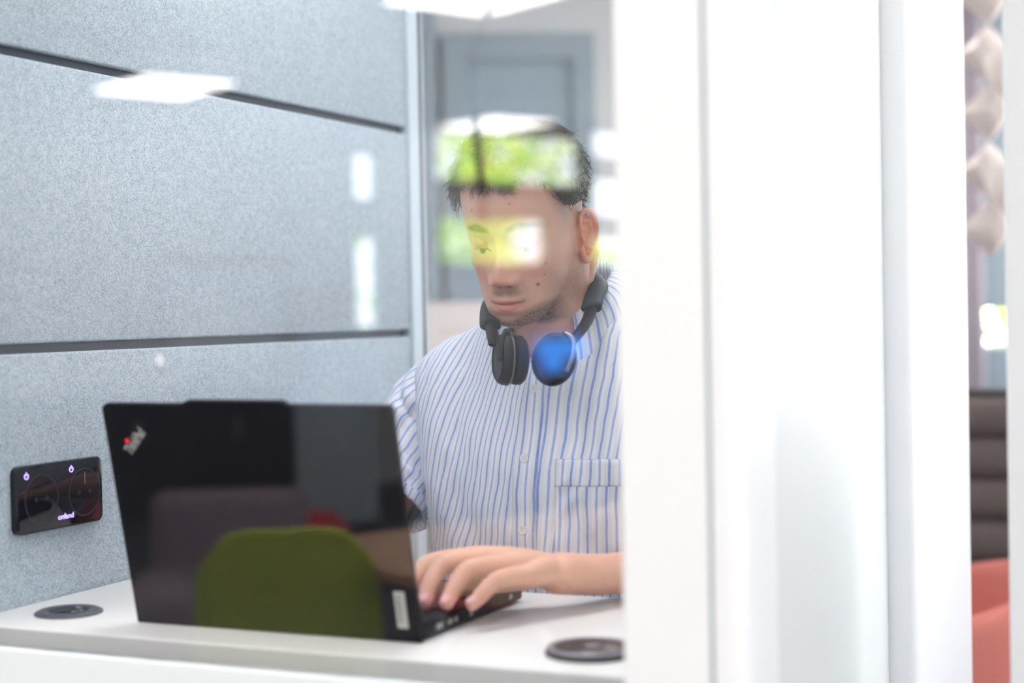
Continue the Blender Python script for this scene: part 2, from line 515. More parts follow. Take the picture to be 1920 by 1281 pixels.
# back wall, seen through the rear glass and the gap
bh = [(-2.95, -2.14, 1.10, 1.24), (.4, 2.2, .9, 2.4)]
wb = wall_with_holes(U0 - .15, .15, V0, V1, bh, along_u=False).build('wall_back', M['wall'])
wb.rotation_euler = (0, 0, ROOM_ANG); S(wb)
# glazed side towards the daylight: only posts and a rail
gs = MB()
for u_ in range(-6, 10, 2): gs.box(V0 - .06, V0 + .06, u_ - .05, u_ + .05, 0, H)
gs.box(V0 - .05, V0 + .05, U0, U1, 0.0, .9); gs.box(V0 - .05, V0 + .05, U0, U1, H - .45, H)
o = gs.build('window_20', M['frame']); o.rotation_euler = (0, 0, ROOM_ANG); S(o)
wd = MB()
wd.box(-.60, -.20, U0 + .0, U0 + .03, 0.03, 2.2)
wd.box(-2.95, -2.14, U0, U0 + .03, 1.25, 2.5)
wd.box(-2.95, -2.14, U0, U0 + .03, .80, 1.09)
d1 = wd.build('door_1', M['tealglass']); d1.rotation_euler = (0, 0, ROOM_ANG); S(d1)
df = MB()
for (a, b, p, q) in ((-.68, -.60, 0, 2.3), (-.20, -.12, 0, 2.3), (-.60, -.20, 2.2, 2.3), (-.09, -.04, 0, H), (.02, .1, 0, H)):
    df.box(a, b, U0 + .0, U0 + .06, p, q)
df = df.build('trim_1', M['wall_dark']); df.rotation_euler = (0, 0, ROOM_ANG); S(df)

# ================================================================== OFFICE PHONE BOOTH
booth = tag(empty('office_booth', (0, 0, 0)), 'white framed glass work booth lined with grey felt panels around the seated man', 'booth')
XW, XR, XI, YF, YB, ZT = -1.21, -0.346, -0.40, 1.19, 2.325, 2.16
box('booth_wall', XW - .06, XW - .012, YF + .05, YB - .04, 0.0, ZT, M['groove'], booth)
for (a, b) in ((0.10, 1.2255), (1.2365, 1.5505), (1.5615, ZT)):
    box('felt_panel', XW - .012, XW, YF + .05, YB - .042, a, b, M['felt'], booth, bev=0.003)
box('corner_trim', XW - .03, XW + .006, YB - .042, YB - .008, 0.05, ZT, M['alu'], booth, bev=.002)
box('gasket', XW - .03, XW + .004, YB - .008, YB + .006, 0.05, ZT, M['rubber'], booth)
box('glass_edge', XW - .03, XW + .002, YB + .006, YB + .016, 0.05, ZT, M['alu'], booth)
box('outer_panel', XW - .10, XW - .06, YF, YB + .03, 0.0, ZT + .1, M['white'], booth)
box('booth_roof', XW - .10, XR, YF, YB + .03, ZT, ZT + .1, M['white'], booth)
box('booth_floor', XW - .06, XR, YF, YB + .03, 0.0, 0.05, M['charcoal'], booth)
fr = box('front_rail', XW - .06, -.446, YF + .004, YF + .016, 0.05, 0.947, M['rail'], booth, bev=.002)
box('front_header', XW - .06, -.446, YF, YF + .05, 2.08, ZT, M['white'], booth)
box('front_stile', XW - .06, XW - .002, YF, YF + .05, 0.944, 2.08, M['white'], booth)
g = box('front_glass', XW - .002, -.446, YF + .006, YF + .014, 0.944, 2.08, M['glass'], booth)
g['label'] = 'clear front pane mirroring trees, lamps and a green chair'
rg = box('rear_glass', XW, XI, YB, YB + .008, 0.05, ZT, M['glass'], booth)
dot_mat = P('translucent_white', (.85, .88, .92), .6)
sb = dot_mat.node_tree.nodes['Principled BSDF']; sb.inputs['Alpha'].default_value = .45
MB().lathe([(.0048, 0), (.0052, .0004), (.0048, .0006)], 32, (-.892, YF + .0059, 1.223), mat3=Matrix.Rotation(R(90), 3, 'X')).build('round_dot', dot_mat, booth)  # small half-transparent white disc on the front pane
# right hand post: face with a fine seam, then the rounded outer corner
def rounded_post():
    mb = MB()
    y0, y1 = YF, YF + .10
    r_ = .018
    prof = [(-.446, y1), (-.446, y0 + .004), (-.442, y0), (-.3735, y0), (-.3735, y0 + .004), (-.3695, y0 + .004), (-.3695, y0)]
    for k in range(9):
        a = -PI / 2 + k * PI / 16
        prof.append((XR - r_ + r_ * math.cos(a), y0 + r_ + r_ * math.sin(a)))
    prof += [(XR, y1)]
    n = len(prof)
    V = [(x, y, 0.0) for x, y in prof] + [(x, y, ZT) for x, y in prof]
    F = [(i, (i + 1) % n, n + (i + 1) % n, n + i) for i in range(n)]
    mb.add(V, F); mb.add(V, [tuple(range(n)), tuple(range(n, 2 * n))[::-1]])
    return mb
p = rounded_post().build('door_post', M['white'], booth); auto_smooth(p, 30)
box('post_seam', -.3735, -.3695, YF + .0035, YF + .0045, 0.0, ZT, M['seam'], booth)
# outer side: a bowed laminate sheet that sinks in towards the rear post
def side_panel():
    mb = MB()
    prof = []
    for i in range(41):
        t = i / 40
        y = YF + .10 + t * (1.93 - YF - .10)
        s_ = min(max((t - .45) / .42, 0), 1); s_ = s_ * s_ * (3 - 2 * s_)
        e_ = min(max((t - .93) / .07, 0), 1)
        x = XR - .002 - .034 * s_ + .0 * e_
        prof.append((x, y))
    prof += [(XI, 1.93), (XI, YF + .10)]
    n = len(prof)
    V = [(x, y, 0.05) for x, y in prof] + [(x, y, ZT) for x, y in prof]
    F = [(i, (i + 1) % n, n + (i + 1) % n, n + i) for i in range(n)]
    return mb.add(V, F)
p = side_panel().build('side_panel', M['gloss_white'], booth); auto_smooth(p, 30)
rp_ = box('rear_post', XI, XR, 1.93, YB + .03, 0.0, ZT, M['white'], booth, bev=.012)
box('booth_lamp', -1.0, -.6, 1.5, 2.0, ZT - .012, ZT - .002, P('booth_led', (.9, .9, .9), .5, emit=(1, .97, .94), es=11), booth)

# neighbouring white booth behind on the right
nb = tag(empty('white_partition', (0, 0, 0)), 'plain white upright panel at the far right edge beside the gap', 'partition')
box('panel', -.201, .75, 1.60, 1.66, 0.02, 2.3, M['white'], nb, bev=.006)
box('foot_plate', -.18, .74, 1.55, 1.71, 0.0, 0.02, M['midgrey'], nb)

# ================================================================== DESK
desk = tag(box('desk', XW + .001, XI - .001, 1.268, 1.617, 0.931, 0.950, M['desk'], bev=.0015), 'white laminate work shelf under the laptop', 'desk')
box('edge_band', XW + .001, XI - .001, 1.2665, 1.2685, 0.932, 0.9485, M['desk_edge'], desk)
box('bracket', XW + .001, XW + .02, 1.29, 1.59, .80, .931, M['midgrey'], desk)
box('bracket', XI - .02, XI - .001, 1.29, 1.59, .80, .931, M['midgrey'], desk)

def socket(loc, label, charger):
    c = (loc[0], loc[1], .950)
    if not charger:
        o = tag(empty('desk_socket', c), label, 'socket')
        MB().lathe([(.020, .0004), (.022, .0035), (.031, .0042), (.0355, .002), (.0357, .0001)]).build('rim', M['darkgrey'], o, True)
        # recess with two contacts
        MB().lathe([(.0215, .0032), (.0205, .0008), (.002, .0006)]).build('recess', M['blackgloss'], o, True)
        for dx in (-.0095, .0095):
            MB().tube([(dx, 0.0, .0008), (dx, 0.0, .003)], .0024).build('contact', M['steel'], o, True)
        MB().box(-.004, .004, .014, .018, .001, .004, .0005).build('earth_clip', M['steel'], o)
    else:
        o = tag(empty('charging_pad', c), label, 'charger')
        MB().lathe([(.0418, .0001), (.0420, .003), (.0405, .0055), (.030, .0056)]).build('base', M['charcoal'], o, True)
        MB().lathe([(.0405, .0054), (.0402, .0072), (.0352, .0074), (.0350, .0056)]).build('ring', M['midgrey'], o, True)
        MB().lathe([(.0350, .0056), (.0345, .0068), (.001, .0068)]).build('pad', M['brown'], o, True)
        MB().box(-.0065, .0065, -.0055, .0055, .0068, .0071, .001).build('charge_mark', M['midgrey'], o)
    return o
socket((-1.132, 1.349), 'round dark grey power socket set in the white desk left of the laptop', False)
socket((-.534, 1.344), 'round dark wireless charging disc with a grey ring by the white post', True)

# ================================================================== POWER PANEL ON THE FELT WALL
pp = tag(empty('power_panel', (XW, 1.425, 1.0655), 0), 'glossy black power panel with violet lit symbols on the felt wall', 'power panel')
def rrect_prism(w, h, r_, d, n=8):
    pts = []
    for (cx, cy, a0) in ((w / 2 - r_, h / 2 - r_, 0), (-w / 2 + r_, h / 2 - r_, 90), (-w / 2 + r_, -h / 2 + r_, 180), (w / 2 - r_, -h / 2 + r_, 270)):
        for k in range(n + 1):
            a = R(a0 + 90 * k / n)
            pts.append((cx + r_ * math.cos(a), cy + r_ * math.sin(a)))
    return pts
def prism(pts, z0, z1, inset=0.0):
    mb = MB(); n = len(pts)
    V = [(x, y, z0) for x, y in pts] + [(x, y, z1 - inset) for x, y in pts]
    sc = [(x * (1 - inset / .05), y * (1 - inset / .05), z1) for x, y in pts]
    V += sc
    F = [(i, (i + 1) % n, n + (i + 1) % n, n + i) for i in range(n)] + [(n + i, n + (i + 1) % n, 2 * n + (i + 1) % n, 2 * n + i) for i in range(n)]
    F += [tuple(range(n))[::-1], tuple(range(2 * n, 3 * n))]
    return mb.add(V, F)
WM = Matrix(((0, 0, 1), (1, 0, 0), (0, 1, 0))).to_4x4()      # local x->+y, y->+z, z->+x
def on_wall(o): o.data.transform(WM); return o
on_wall(auto_smooth(prism(rrect_prism(.146, .075, .009, 0), 0, .0075, .0012).build('face_plate', M['blackgloss'], pp), 40))
def ring_mesh(r1, r2, z0, z1, c=(0, 0), n=40, a0=0, a1=360):
    mb = MB(); V = []; F = []
    full = (a1 - a0) >= 360
    m = n if full else n + 1
    for k in range(m):
        a = R(a0 + (a1 - a0) * k / n)
        for r_, z in ((r1, z0), (r2, z0), (r2, z1), (r1, z1)):
            V.append((c[0] + r_ * math.cos(a), c[1] + r_ * math.sin(a), z))
    for k in range(n):
        a, b = k * 4, ((k + 1) % m) * 4
        for j in range(4): F.append((a + j, a + (j + 1) % 4, b + (j + 1) % 4, b + j))
    if not full: F += [(0, 1, 2, 3), (n * 4, n * 4 + 1, n * 4 + 2, n * 4 + 3)]
    return mb.add(V, F)
for cx in (-.032, .040):
    s_ = on_wall(ring_mesh(.0262, .0274, .0072, .0078, (cx, -.001)).build('socket_rim', M['charcoal'], pp))
    h = MB()
    for dx in (-.009, .009): h.lathe([(.0026, .0074), (.0026, .0079)], 16, (cx + dx, -.001, 0))
    on_wall(h.build('pin_hole', M['rubber'], s_))
on_wall(MB().box(.0405, .0412, .008, .022, .0074, .0080).build('cover_tab', M['midgrey'], pp))
for cx, cz in ((-.056, .026), (.018, .027)):
    q = ring_mesh(.0024, .0034, .0074, .0080, (cx, cz), 24, 120, 420)
    q.box(cx - .0004, cx + .0004, cz + .0008, cz + .0046, .0074, .0080)
    on_wall(q.build('power_symbol', M['violet'], pp))
o = text('lettering', 'onfand', .0085, M['violet'], Matrix.Translation((-.006, -.0275, .0076)), pp, 1.15, 1.0, .0001, 1.0, bold=.00008)
on_wall(o)

# ================================================================== LAPTOP
lap = tag(empty('laptop', (-.864, 1.335, .950)), 'open black laptop with a red dotted logo on the white desk', 'laptop')
LWd = .327
base = MB().box(-LWd / 2, LWd / 2, 0.002, .232, .0025, .0185, .003).build('keyboard_base', M['black'], lap); auto_smooth(base)
kb = MB()
for r_ in range(6):
    n = 14
    for c in range(n):
        w = (LWd - .04) / n
        x = -LWd / 2 + .02 + c * w
        y = .030 + r_ * .0185
        kb.box(x + .0012, x + w - .0012, y + .0012, y + .0173, .0185, .0205, .0006, seg=1)
kb.build('keys', M['key'], base)
tp = box('touchpad', -.055, .055, .158, .222, .0185, .0190, M['charcoal'], base)
ppo = MB().lathe([(.0001, .0240), (.002, .0240), (.0032, .0232), (.0030, .0205)], 16, (-.012, .086, 0)).build('pointing_nub', M['red'], base, True)
for (y, w) in ((.028, .012), (.052, .010), (.067, .005), (.10, .007), (.196, .008)):
    box('port', LWd / 2 - .0005, LWd / 2 + .0006, y, y + w, .0075, .0125, M['midgrey'], base)
for sx in (-1, 1):
    for yy in (.02, .21):
        MB().lathe([(.006, 0.0), (.006, .003)], 16, (sx * .13, yy, 0)).build('rubber_foot', M['rubber'], base)
lean = R(12.5)
LM = Matrix.Translation((0, -.001, .0015)) @ Matrix.Rotation(lean, 4, 'X')     # leans towards the camera (-y)
def on_lid(o): o.data.transform(LM); return o
lidp = MB()
lh, ch = .232, .003
pr = []
# outline of the lid in x-z with the small camera bump on its top edge
pts = [(-LWd / 2, .0), (LWd / 2, .0), (LWd / 2, lh - .004), (LWd / 2 - .004, lh), (.052, lh), (.046, lh + .0035), (-.062, lh + .0035), (-.068, lh), (-LWd / 2 + .004, lh), (-LWd / 2, lh - .004)]
n = len(pts)
V = [(x, -.0035, z) for x, z in pts] + [(x, .0035, z) for x, z in pts]
lidp.add(V, [(i, (i + 1) % n, n + (i + 1) % n, n + i) for i in range(n)] + [tuple(range(n)), tuple(range(n, 2 * n))[::-1]])
lid = on_lid(lidp.build('lid', M['black'], lap))
on_lid(MB().box(-LWd / 2 + .008, LWd / 2 - .008, .0034, .0042, .014, lh - .008).build('screen', M['screen'], lid))
TM = LM @ Matrix.Translation((-.137, -.0036, .179)) @ Matrix.Rotation(R(90), 4, 'X') @ Matrix.Rotation(R(47), 4, 'Z')
text('lid_lettering', 'ThinkPad', .0088, M['badge'], TM, lid, 1.0, 1.75, .0002, .96, bold=.0002)
dotp = MB().sphere((.0101, .0118, 0.0004), (.0021, .0021, .0005), 10)
o = dotp.build('red_dot', M['red'], lid, True); o.data.transform(TM); o['label'] = 'small red dot over the lettering'
on_lid(MB().box(.141, .1525, -.0046, -.0034, .014, .051, .0008).build('corner_badge', M['badge'], lid))
TM2 = LM @ Matrix.Translation((.1438, -.0047, .047)) @ Matrix.Rotation(R(90), 4, 'X') @ Matrix.Rotation(R(-90), 4, 'Z')
text('badge_lettering', 'Lenovo', .0085, M['charcoal'], TM2, lid, 1.05, .85, .0001, 1.0)
for sx in (-1, 1):
    MB().tube([(sx * .11 - .02, .003, .014), (sx * .11 + .02, .003, .014)], .0045).build('hinge', M['charcoal'], lap, True)
on_lid(MB().lathe([(.0012, -.0042), (.0012, -.003)], 12, (0, 0, 0)).build('tally_light', M['midgrey'], lid))

# ================================================================== OFFICE FURNITURE (mirrored in the front pane)
def shell_chair(name, loc, facing, label, mat, h=.84, w=.42, wt=.33, group=None):
    """moulded shell side chair; facing = direction the sitter looks"""
    rz = math.atan2(facing[1], facing[0]) + PI / 2          # local -y is the sitter's front
    t = tag(empty(name, (loc[0], loc[1], 0), rz), label, 'chair', group)
    sh = .45
    def back(u, v):
        # v 0 at seat, 1 at the top
        ww = w / 2 * (1 - v) + wt / 2 * v
        x = (u * 2 - 1)
        rr = .16
        top = 1 - abs(x) ** 5 * .24 * (v ** 2)
        z = sh + (h - sh) * v * top
        return (x * ww * (1 - .12 * max(0, v - .8) * 5 * abs(x) ** 3), .19 + .07 * v - .05 * x * x * (1 - .3 * v), z)
    mb = MB().grid(back, 25, 17)
    o = mb.build('backrest', mat, t, True)
    sm = o.modifiers.new('s', 'SOLIDIFY'); sm.thickness = .014
    o.modifiers.new('d', 'SUBSURF').levels = 1
    def seat(u, v):
        x = u * 2 - 1; y = .20 - .42 * v
        return (x * w / 2 * (1 + .05 * math.sin(PI * v)), y, sh - .02 * (1 - x * x) * math.sin(PI * v) - .02 * v ** 4)
    mb = MB().grid(seat, 21, 17)
    o = mb.build('seat', mat, t, True)
    sm = o.modifiers.new('s', 'SOLIDIFY'); sm.thickness = .016
    for sx in (-1, 1):
        for y0 in (.14, -.15):
            MB().tube([(sx * .12, y0, sh - .03), (sx * .21, y0 * 1.45, 0.0)], [.014, .010]).build('leg', M['bark'] if mat is M['green'] else M['steel'], t, True)
    return t
shell_chair('shell_chair', (-1.88, -.56), (-.53, -.85), 'olive green moulded shell chair mirrored over the laptop lid', M['green'], h=.835, w=.41, wt=.375)
shell_chair('red_chair', (-2.93, -2.33), (.5, .85), 'red moulded chair mirrored behind the green chair', M['redplastic'], h=.56, w=.30, wt=.26)
shell_chair('red_chair', (-2.05, -1.95), (.5, .85), 'red moulded chair mirrored under the brown table', M['redplastic'], h=.55)

def armchair(name, loc, facing, label, mat, w=.5, h=.78):
    rz = math.atan2(facing[1], facing[0]) + PI / 2
    t = tag(empty(name, (loc[0], loc[1], 0), rz), label, 'armchair')
    auto_smooth(MB().box(-w / 2, w / 2, .17, .30, .30, h, .045).build('backrest', mat, t), 60)
    auto_smooth(MB().box(-w / 2 - .05, w / 2 + .05, -.35, .22, .24, .47, .05).build('seat', mat, t), 60)
    for sx in (-1, 1):
        for y in (-.28, .22):
            MB().tube([(sx * w * .45, y, .25), (sx * w * .5, y, 0)], [.016, .011]).build('leg', M['charcoal'], t, True)
    return t
armchair('lounge_chair', (-2.83, -1.71), (.53, .85), 'mauve upholstered lounge chair mirrored left of the green chair', M['mauve'], h=.71)

# table with the oak top
tb = tag(empty('meeting_table', RW(1.68, .42), ROOM_ANG), 'oak topped meeting table mirrored beside the green chair', 'table')
MB().box(-.43, .43, -.75, .75, .715, .74, .004).build('tabletop', M['table'], tb)
for sx in (-1, 1):
    for sy in (-1, 1):
        MB().tube([(sx * .36, sy * .66, 0), (sx * .34, sy * .62, .715)], .02).build('table_leg', M['charcoal'], tb, True)

def screen_board(loc, rz, w, h, z0, label, mat):
    t = tag(empty('pinboard_screen', (loc[0], loc[1], 0), rz), label, 'screen')
    box('board', -w / 2, w / 2, -.015, .015, z0, z0 + h, mat, t, bev=.005)
    for sx in (-1, 1):
        box('post', sx * (w / 2 - .02) - .012, sx * (w / 2 - .02) + .012, -.012, .012, 0.02, z0, M['charcoal'], t)
        box('foot', sx * (w / 2 - .02) - .015, sx * (w / 2 - .02) + .015, -.2, .2, 0.0, 0.02, M['charcoal'], t)
    return t
aim = math.atan2(.53, -.85)
screen_board((-3.02, -2.70), R(-32), .30, .72, .50, 'narrow grey pinboard screen mirrored over the dark lid', M['panelgrey'])
screen_board((-2.65, -2.90), R(-32), .30, .46, .36, 'low grey pinboard screen mirrored at the lid edge', M['panelgrey'])

cb = tag(empty('black_cabinet', RW(8.35, 1.9), ROOM_ANG), 'long low black cabinet mirrored in the laptop lid', 'cabinet')
box('carcass', -.3, .3, -1.8, 1.68, 0.05, .80, M['blacklac'], cb, bev=.005)
box('plinth', -.27, .28, -1.75, 1.63, 0.0, .05, M['charcoal'], cb)
for i in range(5):
    d = box('door', -.318, -.302, -1.78 + i * .69, -1.11 + i * .69, .07, .78, M['blacklac'], cb, bev=.002)
    box('handle', -.33, -.318, -1.20 + i * .69, -1.17 + i * .69, .5, .64, M['midgrey'], d)
wbx = tag(empty('whiteboard', RW(8.97, 3.2), ROOM_ANG), 'pale whiteboard mirrored faintly over the felt wall', 'whiteboard')
box('board', -.02, 0.01, -.42, .40, .92, 1.62, M['whiteboard'], wbx)
box('wood_rail', -.05, .0, -.46, .56, 1.63, 1.70, M['table'], wbx)
bx = tag(box('wooden_locker', -.15, .15, -.19, .19, 0, 1.48, M['table'], bev=.006), 'tall oak locker mirrored beside the slim window', 'locker')
bx.location = RW(8.75, 3.82); bx.rotation_euler = (0, 0, ROOM_ANG)
sg = tag(empty('blue_glow_block', RW(8.93, 6.25, 0), ROOM_ANG), 'small added blue glow block mirrored across the headphones', 'glow block')  # added glowing blocks in place of something bright blue outdoors
box('glow_bar', -.02, .02, -.24, .24, .90, 1.03, M['bluelight'], sg)
box('glow_stem', -.02, .02, -.17, -.02, .78, .90, M['bluelight'], sg)
box('glow_foot', -.03, .05, -.1, -.05, 0, .78, M['charcoal'], sg)

# ceiling lamps; the later ones are unseen, added to brighten the booth front
lamps = [(4.68, 2.28), (8.03, 2.32), (8.62, 5.36), (4.68, 5.2), (1.4, 2.28), (1.4, 5.2), (-1.6, 2.3), (-1.4, -4.3), (1.4, -3.2), (4.6, -.6), (-2.6, -1.4), (1.9, -.8), (.7, .8), (2.6, .9), (-.9, .9), (.9, -1.6), (3.2, 3.6)]
def ceiling_lamp(i, v, u):
    nm = {0: 'square ceiling light panel mirrored at the top edge above the man', 1: 'square ceiling light panel mirrored across the dark groove of the felt wall', 2: 'ceiling light panel mirrored just above the man hair'}.get(i, 'square ceiling light panel outside the picture, in a set with added fill lights')
    t = tag(empty('ceiling_lamp', RW(v, u, 0), ROOM_ANG), nm, 'ceiling lamp', 'square light panels on the office ceiling')
    f = MB()
    a, b = .40, .32
    for (x0, x1, y0, y1) in ((-a, a, -b, -b + .012), (-a, a, b - .012, b), (-a, -a + .012, -b + .012, b - .012), (a - .012, a, -b + .012, b - .012)):
        f.box(x0, x1, y0, y1, 2.70, H)
    f.build('lamp_frame', M['white'], t)
    MB().box(-a + .012, a - .012, -b + .012, b - .012, 2.702, 2.712).build('diffuser', M['lampemit'], t)
for i, (v, u) in enumerate(lamps): ceiling_lamp(i, v, u)

pc = tag(MB().tube([(-1.95, -1.83, H), (-1.93, -1.86, 2.35), (-2.02, -1.98, 2.2), (-2.14, -2.08, 2.08), (-2.16, -2.13, 1.9), (-2.13, -2.12, 1.62)], .012).build('hanging_cable', M['charcoal'], None, True),
         'thin dark cable hanging from the ceiling, mirrored above the man', 'cable')
ps = tag(empty('pendant_lamp', (-2.13, -2.12, 0)), 'small dark pendant shade mirrored over the man hair', 'lamp')
MB().lathe([(.012, 1.62), (.02, 1.60), (.022, 1.56), (.018, 1.55)], 24).build('lamp_shade', M['charcoal'], ps, True)

# trees outside
def tree(loc, h, rc, seed, label, n=1500, low=0.4):
    rnd = random.Random(seed)
    t = tag(empty('tree', (loc[0], loc[1], -.13)), label, 'tree', 'trees outside the windows')
    mb = MB()
    blobs = []
    for k in range(16):
        a = rnd.uniform(0, 2 * PI); r_ = rnd.uniform(0, rc * .75)
        blobs.append((Vector((r_ * math.cos(a), r_ * math.sin(a), rnd.uniform(low, h))), rnd.uniform(.35, .7) * rc * .8))
    for k in range(n):
        c, br = blobs[rnd.randrange(len(blobs))]
        d = Vector((rnd.gauss(0, 1), rnd.gauss(0, 1), rnd.gauss(0, 1))).normalized()
        p = c + d * br * rnd.uniform(.75, 1.05)
        s_ = rnd.uniform(.06, .13)
        nrm = (d + Vector((rnd.gauss(0, .5), rnd.gauss(0, .5), rnd.gauss(0, .5)))).normalized()
        a = nrm.orthogonal().normalized(); b = nrm.cross(a)
        th = rnd.uniform(0, PI); a, b = a * math.cos(th) + b * math.sin(th), b * math.cos(th) - a * math.sin(th)
        mb.add([p - a * s_, p - b * s_ * .5 + nrm * .02, p + a * s_, p + b * s_ * .5 + nrm * .02], [(0, 1, 2, 3)])
    o = mb.build('foliage', M['leaf'], t)
    MB().tube([(0, 0, 0), (.05, .02, h * .4), (0, .05, h * .8)], [.14, .1, .04]).build('trunk', M['bark'], t, True)
    return t
for i, (v, u, h, rc) in enumerate([(12.0, 5.7, 3.6, 1.0), (12.1, 7.8, 3.7, 1.0), (12.0, 10.45, 3.6, 1.0), (12.2, 3.3, 3.5, 1.0), (15.4, 7.2, 4.4, 1.35), (15.4, 10.4, 4.4, 1.35), (15.4, 4.0, 4.2, 1.35)]):
    tree(RW(v, u), h, rc, 30 + i, 'sunlit yellow green tree outside, ' + ['mirrored over the left of the hair', 'mirrored over the right of the hair', 'mirrored beside the white post', 'mirrored in the slim window over the felt wall', 'farther off, showing between the two over the hair', 'farther off, mirrored nearest the white post', 'farther off, behind the slim mirrored window'][i], n=1250)
tree(RW(-3.0, -9.2), 3.6, 1.5, 77, 'shaded tree outside the window behind the beige felt screen', n=3000)

# ================================================================== THROUGH THE GAP ON THE RIGHT
GR = Vector((.99, .137, 0)); GN = Vector((-.137, .99, 0))
gyaw = math.atan2(GR.y, GR.x)
scr = tag(empty('acoustic_screen', (-.5605, 4.14, 0), gyaw), 'beige folded felt screen of diamond tiles hanging above the dark seat', 'acoustic screen')
hd_ = .0725
def diamond(cx, cz, flip):
    mb = MB()
    o_ = [(cx - hd_, 0, cz), (cx, 0, cz - hd_), (cx + hd_, 0, cz), (cx, 0, cz + hd_)]
    i_ = .30
    k = -.028
    sx, sz = (.022, .0) if flip else (-.012, .012)
    inn = [(cx + sx + (x - cx) * i_, k, cz + sz + (z - cz) * (i_ + .25)) for x, y, z in o_]
    bk = [(x, .012, z) for x, y, z in o_]
    V = o_ + inn + bk
    F = [(i, (i + 1) % 4, 4 + (i + 1) % 4, 4 + i) for i in range(4)] + [(4, 5, 6, 7)] + [(8 + i, 8 + (i + 1) % 4, (i + 1) % 4, i) for i in range(4)] + [(8, 9, 10, 11)]
    return mb.add(V, F)
for k in range(9):
    z = 1.376 + hd_ + k * hd_ * 2
    diamond(.008, z, k % 2 == 0).build('felt_tile', M['felt_beige'], scr)
    if k % 2 == 1:
        pass
for k in range(8):
    if k % 2 == 0:
        z = 1.376 + 2 * hd_ + k * hd_ * 2
        diamond(.008 + hd_, z, True).build('felt_tile', M['felt_beige'], scr)
for zc in (.008,):
    MB().tube([(zc, .006, 1.376 + 18 * hd_), (zc, .006, H)], .003).build('cord', M['charcoal'], scr)

dr = tag(empty('curtain', RW(-1.70, -5.86), ROOM_ANG), 'mauve grey full height curtain beside the far window', 'curtain')
mb = MB()
mb.grid(lambda u, v: (-.42 + .84 * u, .02 * math.sin(u * 60), .02 + (H - .06) * v), 161, 3)
o = mb.build('drape', M['drape'], dr, True); o.modifiers.new('s', 'SOLIDIFY').thickness = .004
MB().tube([(-.5, 0, H - .03), (.5, 0, H - .03)], .012).build('curtain_rail', M['steel'], dr, True)

sf = tag(empty('high_back_sofa', (-.56, 4.13, 0), gyaw), 'dark taupe high-back sofa with horizontal channels behind the coral chair', 'sofa')
mb = MB()
prof = []
for k in range(7):
    z0 = .40 + k * .1035 - .095; 
    for q in range(13):
        a = q / 12
        prof.append((-.03 * math.sin(PI * a) ** .5, z0 + .1035 * a))
n = len(prof)
prof = [p for p in prof if p[1] <= 1.031]
n = len(prof)
xs = (-.34, .75)
V = []
for x in xs:
    V += [(x, y, z) for y, z in prof] + [(x, .10, prof[-1][1]), (x, .10, prof[0][1])]
m_ = n + 2
F = [(i, i + 1, m_ + i + 1, m_ + i) for i in range(m_ - 1)] + [(m_ - 1, 0, m_, 2 * m_ - 1), tuple(range(m_))[::-1], tuple(range(m_, 2 * m_))]
o = mb.add(V, F).build('backrest', M['sofa'], sf); auto_smooth(o, 50)
auto_smooth(MB().box(-.34, .75, -.45, -.035, .26, .45, .03).build('seat_cushion', M['sofa'], sf), 50)
box('sofa_base', -.30, .7, -.42, .08, .0, .255, M['charcoal'], sf)
auto_smooth(MB().box(-.34, .75, -.005, .10, 1.030, 1.045, .004).build('top_piping', M['charcoal'], sf), 50)

# coral tub chair
ct = tag(empty('tub_chair', (-.64, 3.27, 0), gyaw - R(90)), 'coral upholstered tub chair in front of the dark sofa', 'chair')
mb = MB()
def shell(off):
    def fn(u, v):
        ph = R(-128 + 256 * u)                # 0 = back
        e = abs(ph) / R(128)
        top = .72 - .16 * max(0, e - .3) ** 1.3 * 1.45
        z = .40 + (top - .40) * v
        r_ = (.285 + .045 * v) + off
        return (r_ * math.sin(ph) * 1.02, r_ * math.cos(ph), z)
    return fn
mb.grid(shell(0), 49, 9)
o = mb.build('shell', M['coral'], ct, True)
sm = o.modifiers.new('s', 'SOLIDIFY'); sm.thickness = .035; sm.offset = 1
o.modifiers.new('b', 'BEVEL').width = .01
auto_smooth(MB().lathe([(.02, .36), (.26, .37), (.28, .41), (.27, .455), (.20, .47), (.01, .472)], 40).build('seat_cushion', M['coral'], ct, True), 60)
for a in (45, 135, 225, 315):
    MB().tube([(.15 * math.cos(R(a)), .15 * math.sin(R(a)), .37), (.29 * math.cos(R(a)), .29 * math.sin(R(a)), 0)], [.014, .010]).build('leg', M['steel'], ct, True)

sc_ = tag(empty('storage_cabinet', RW(-.45, -5.72), ROOM_ANG), 'waist high beige cabinet by the back wall behind the man', 'cabinet')
box('carcass', -.78, .55, -.22, .22, .06, 1.30, M['felt_beige'], sc_, bev=.005)
box('plinth', -.74, .5, -.2, .18, 0, .06, M['charcoal'], sc_)
for k in range(3):
    d = box('door', -.77 + k * .44, -.34 + k * .44, .221, .236, .08, 1.28, M['felt_beige'], sc_, bev=.002)
    box('handle', -.39 + k * .44, -.37 + k * .44, .236, .25, .7, .82, M['midgrey'], d)

# ================================================================== THE SEATED MAN
man = tag(empty('person', (-.775, 1.90, 0)), 'young man in a striped shirt with headphones round his neck typing on the laptop', 'person')
HM = Matrix.Translation((-.788, 1.80, 1.350)) @ Matrix.Rotation(R(3), 4, 'Z') @ Matrix.Rotation(R(17), 4, 'X') @ Matrix.Diagonal((.915, .96, 1, 1)) @ Matrix.Translation((0, -.012, -.088))
HMI = HM.inverted()

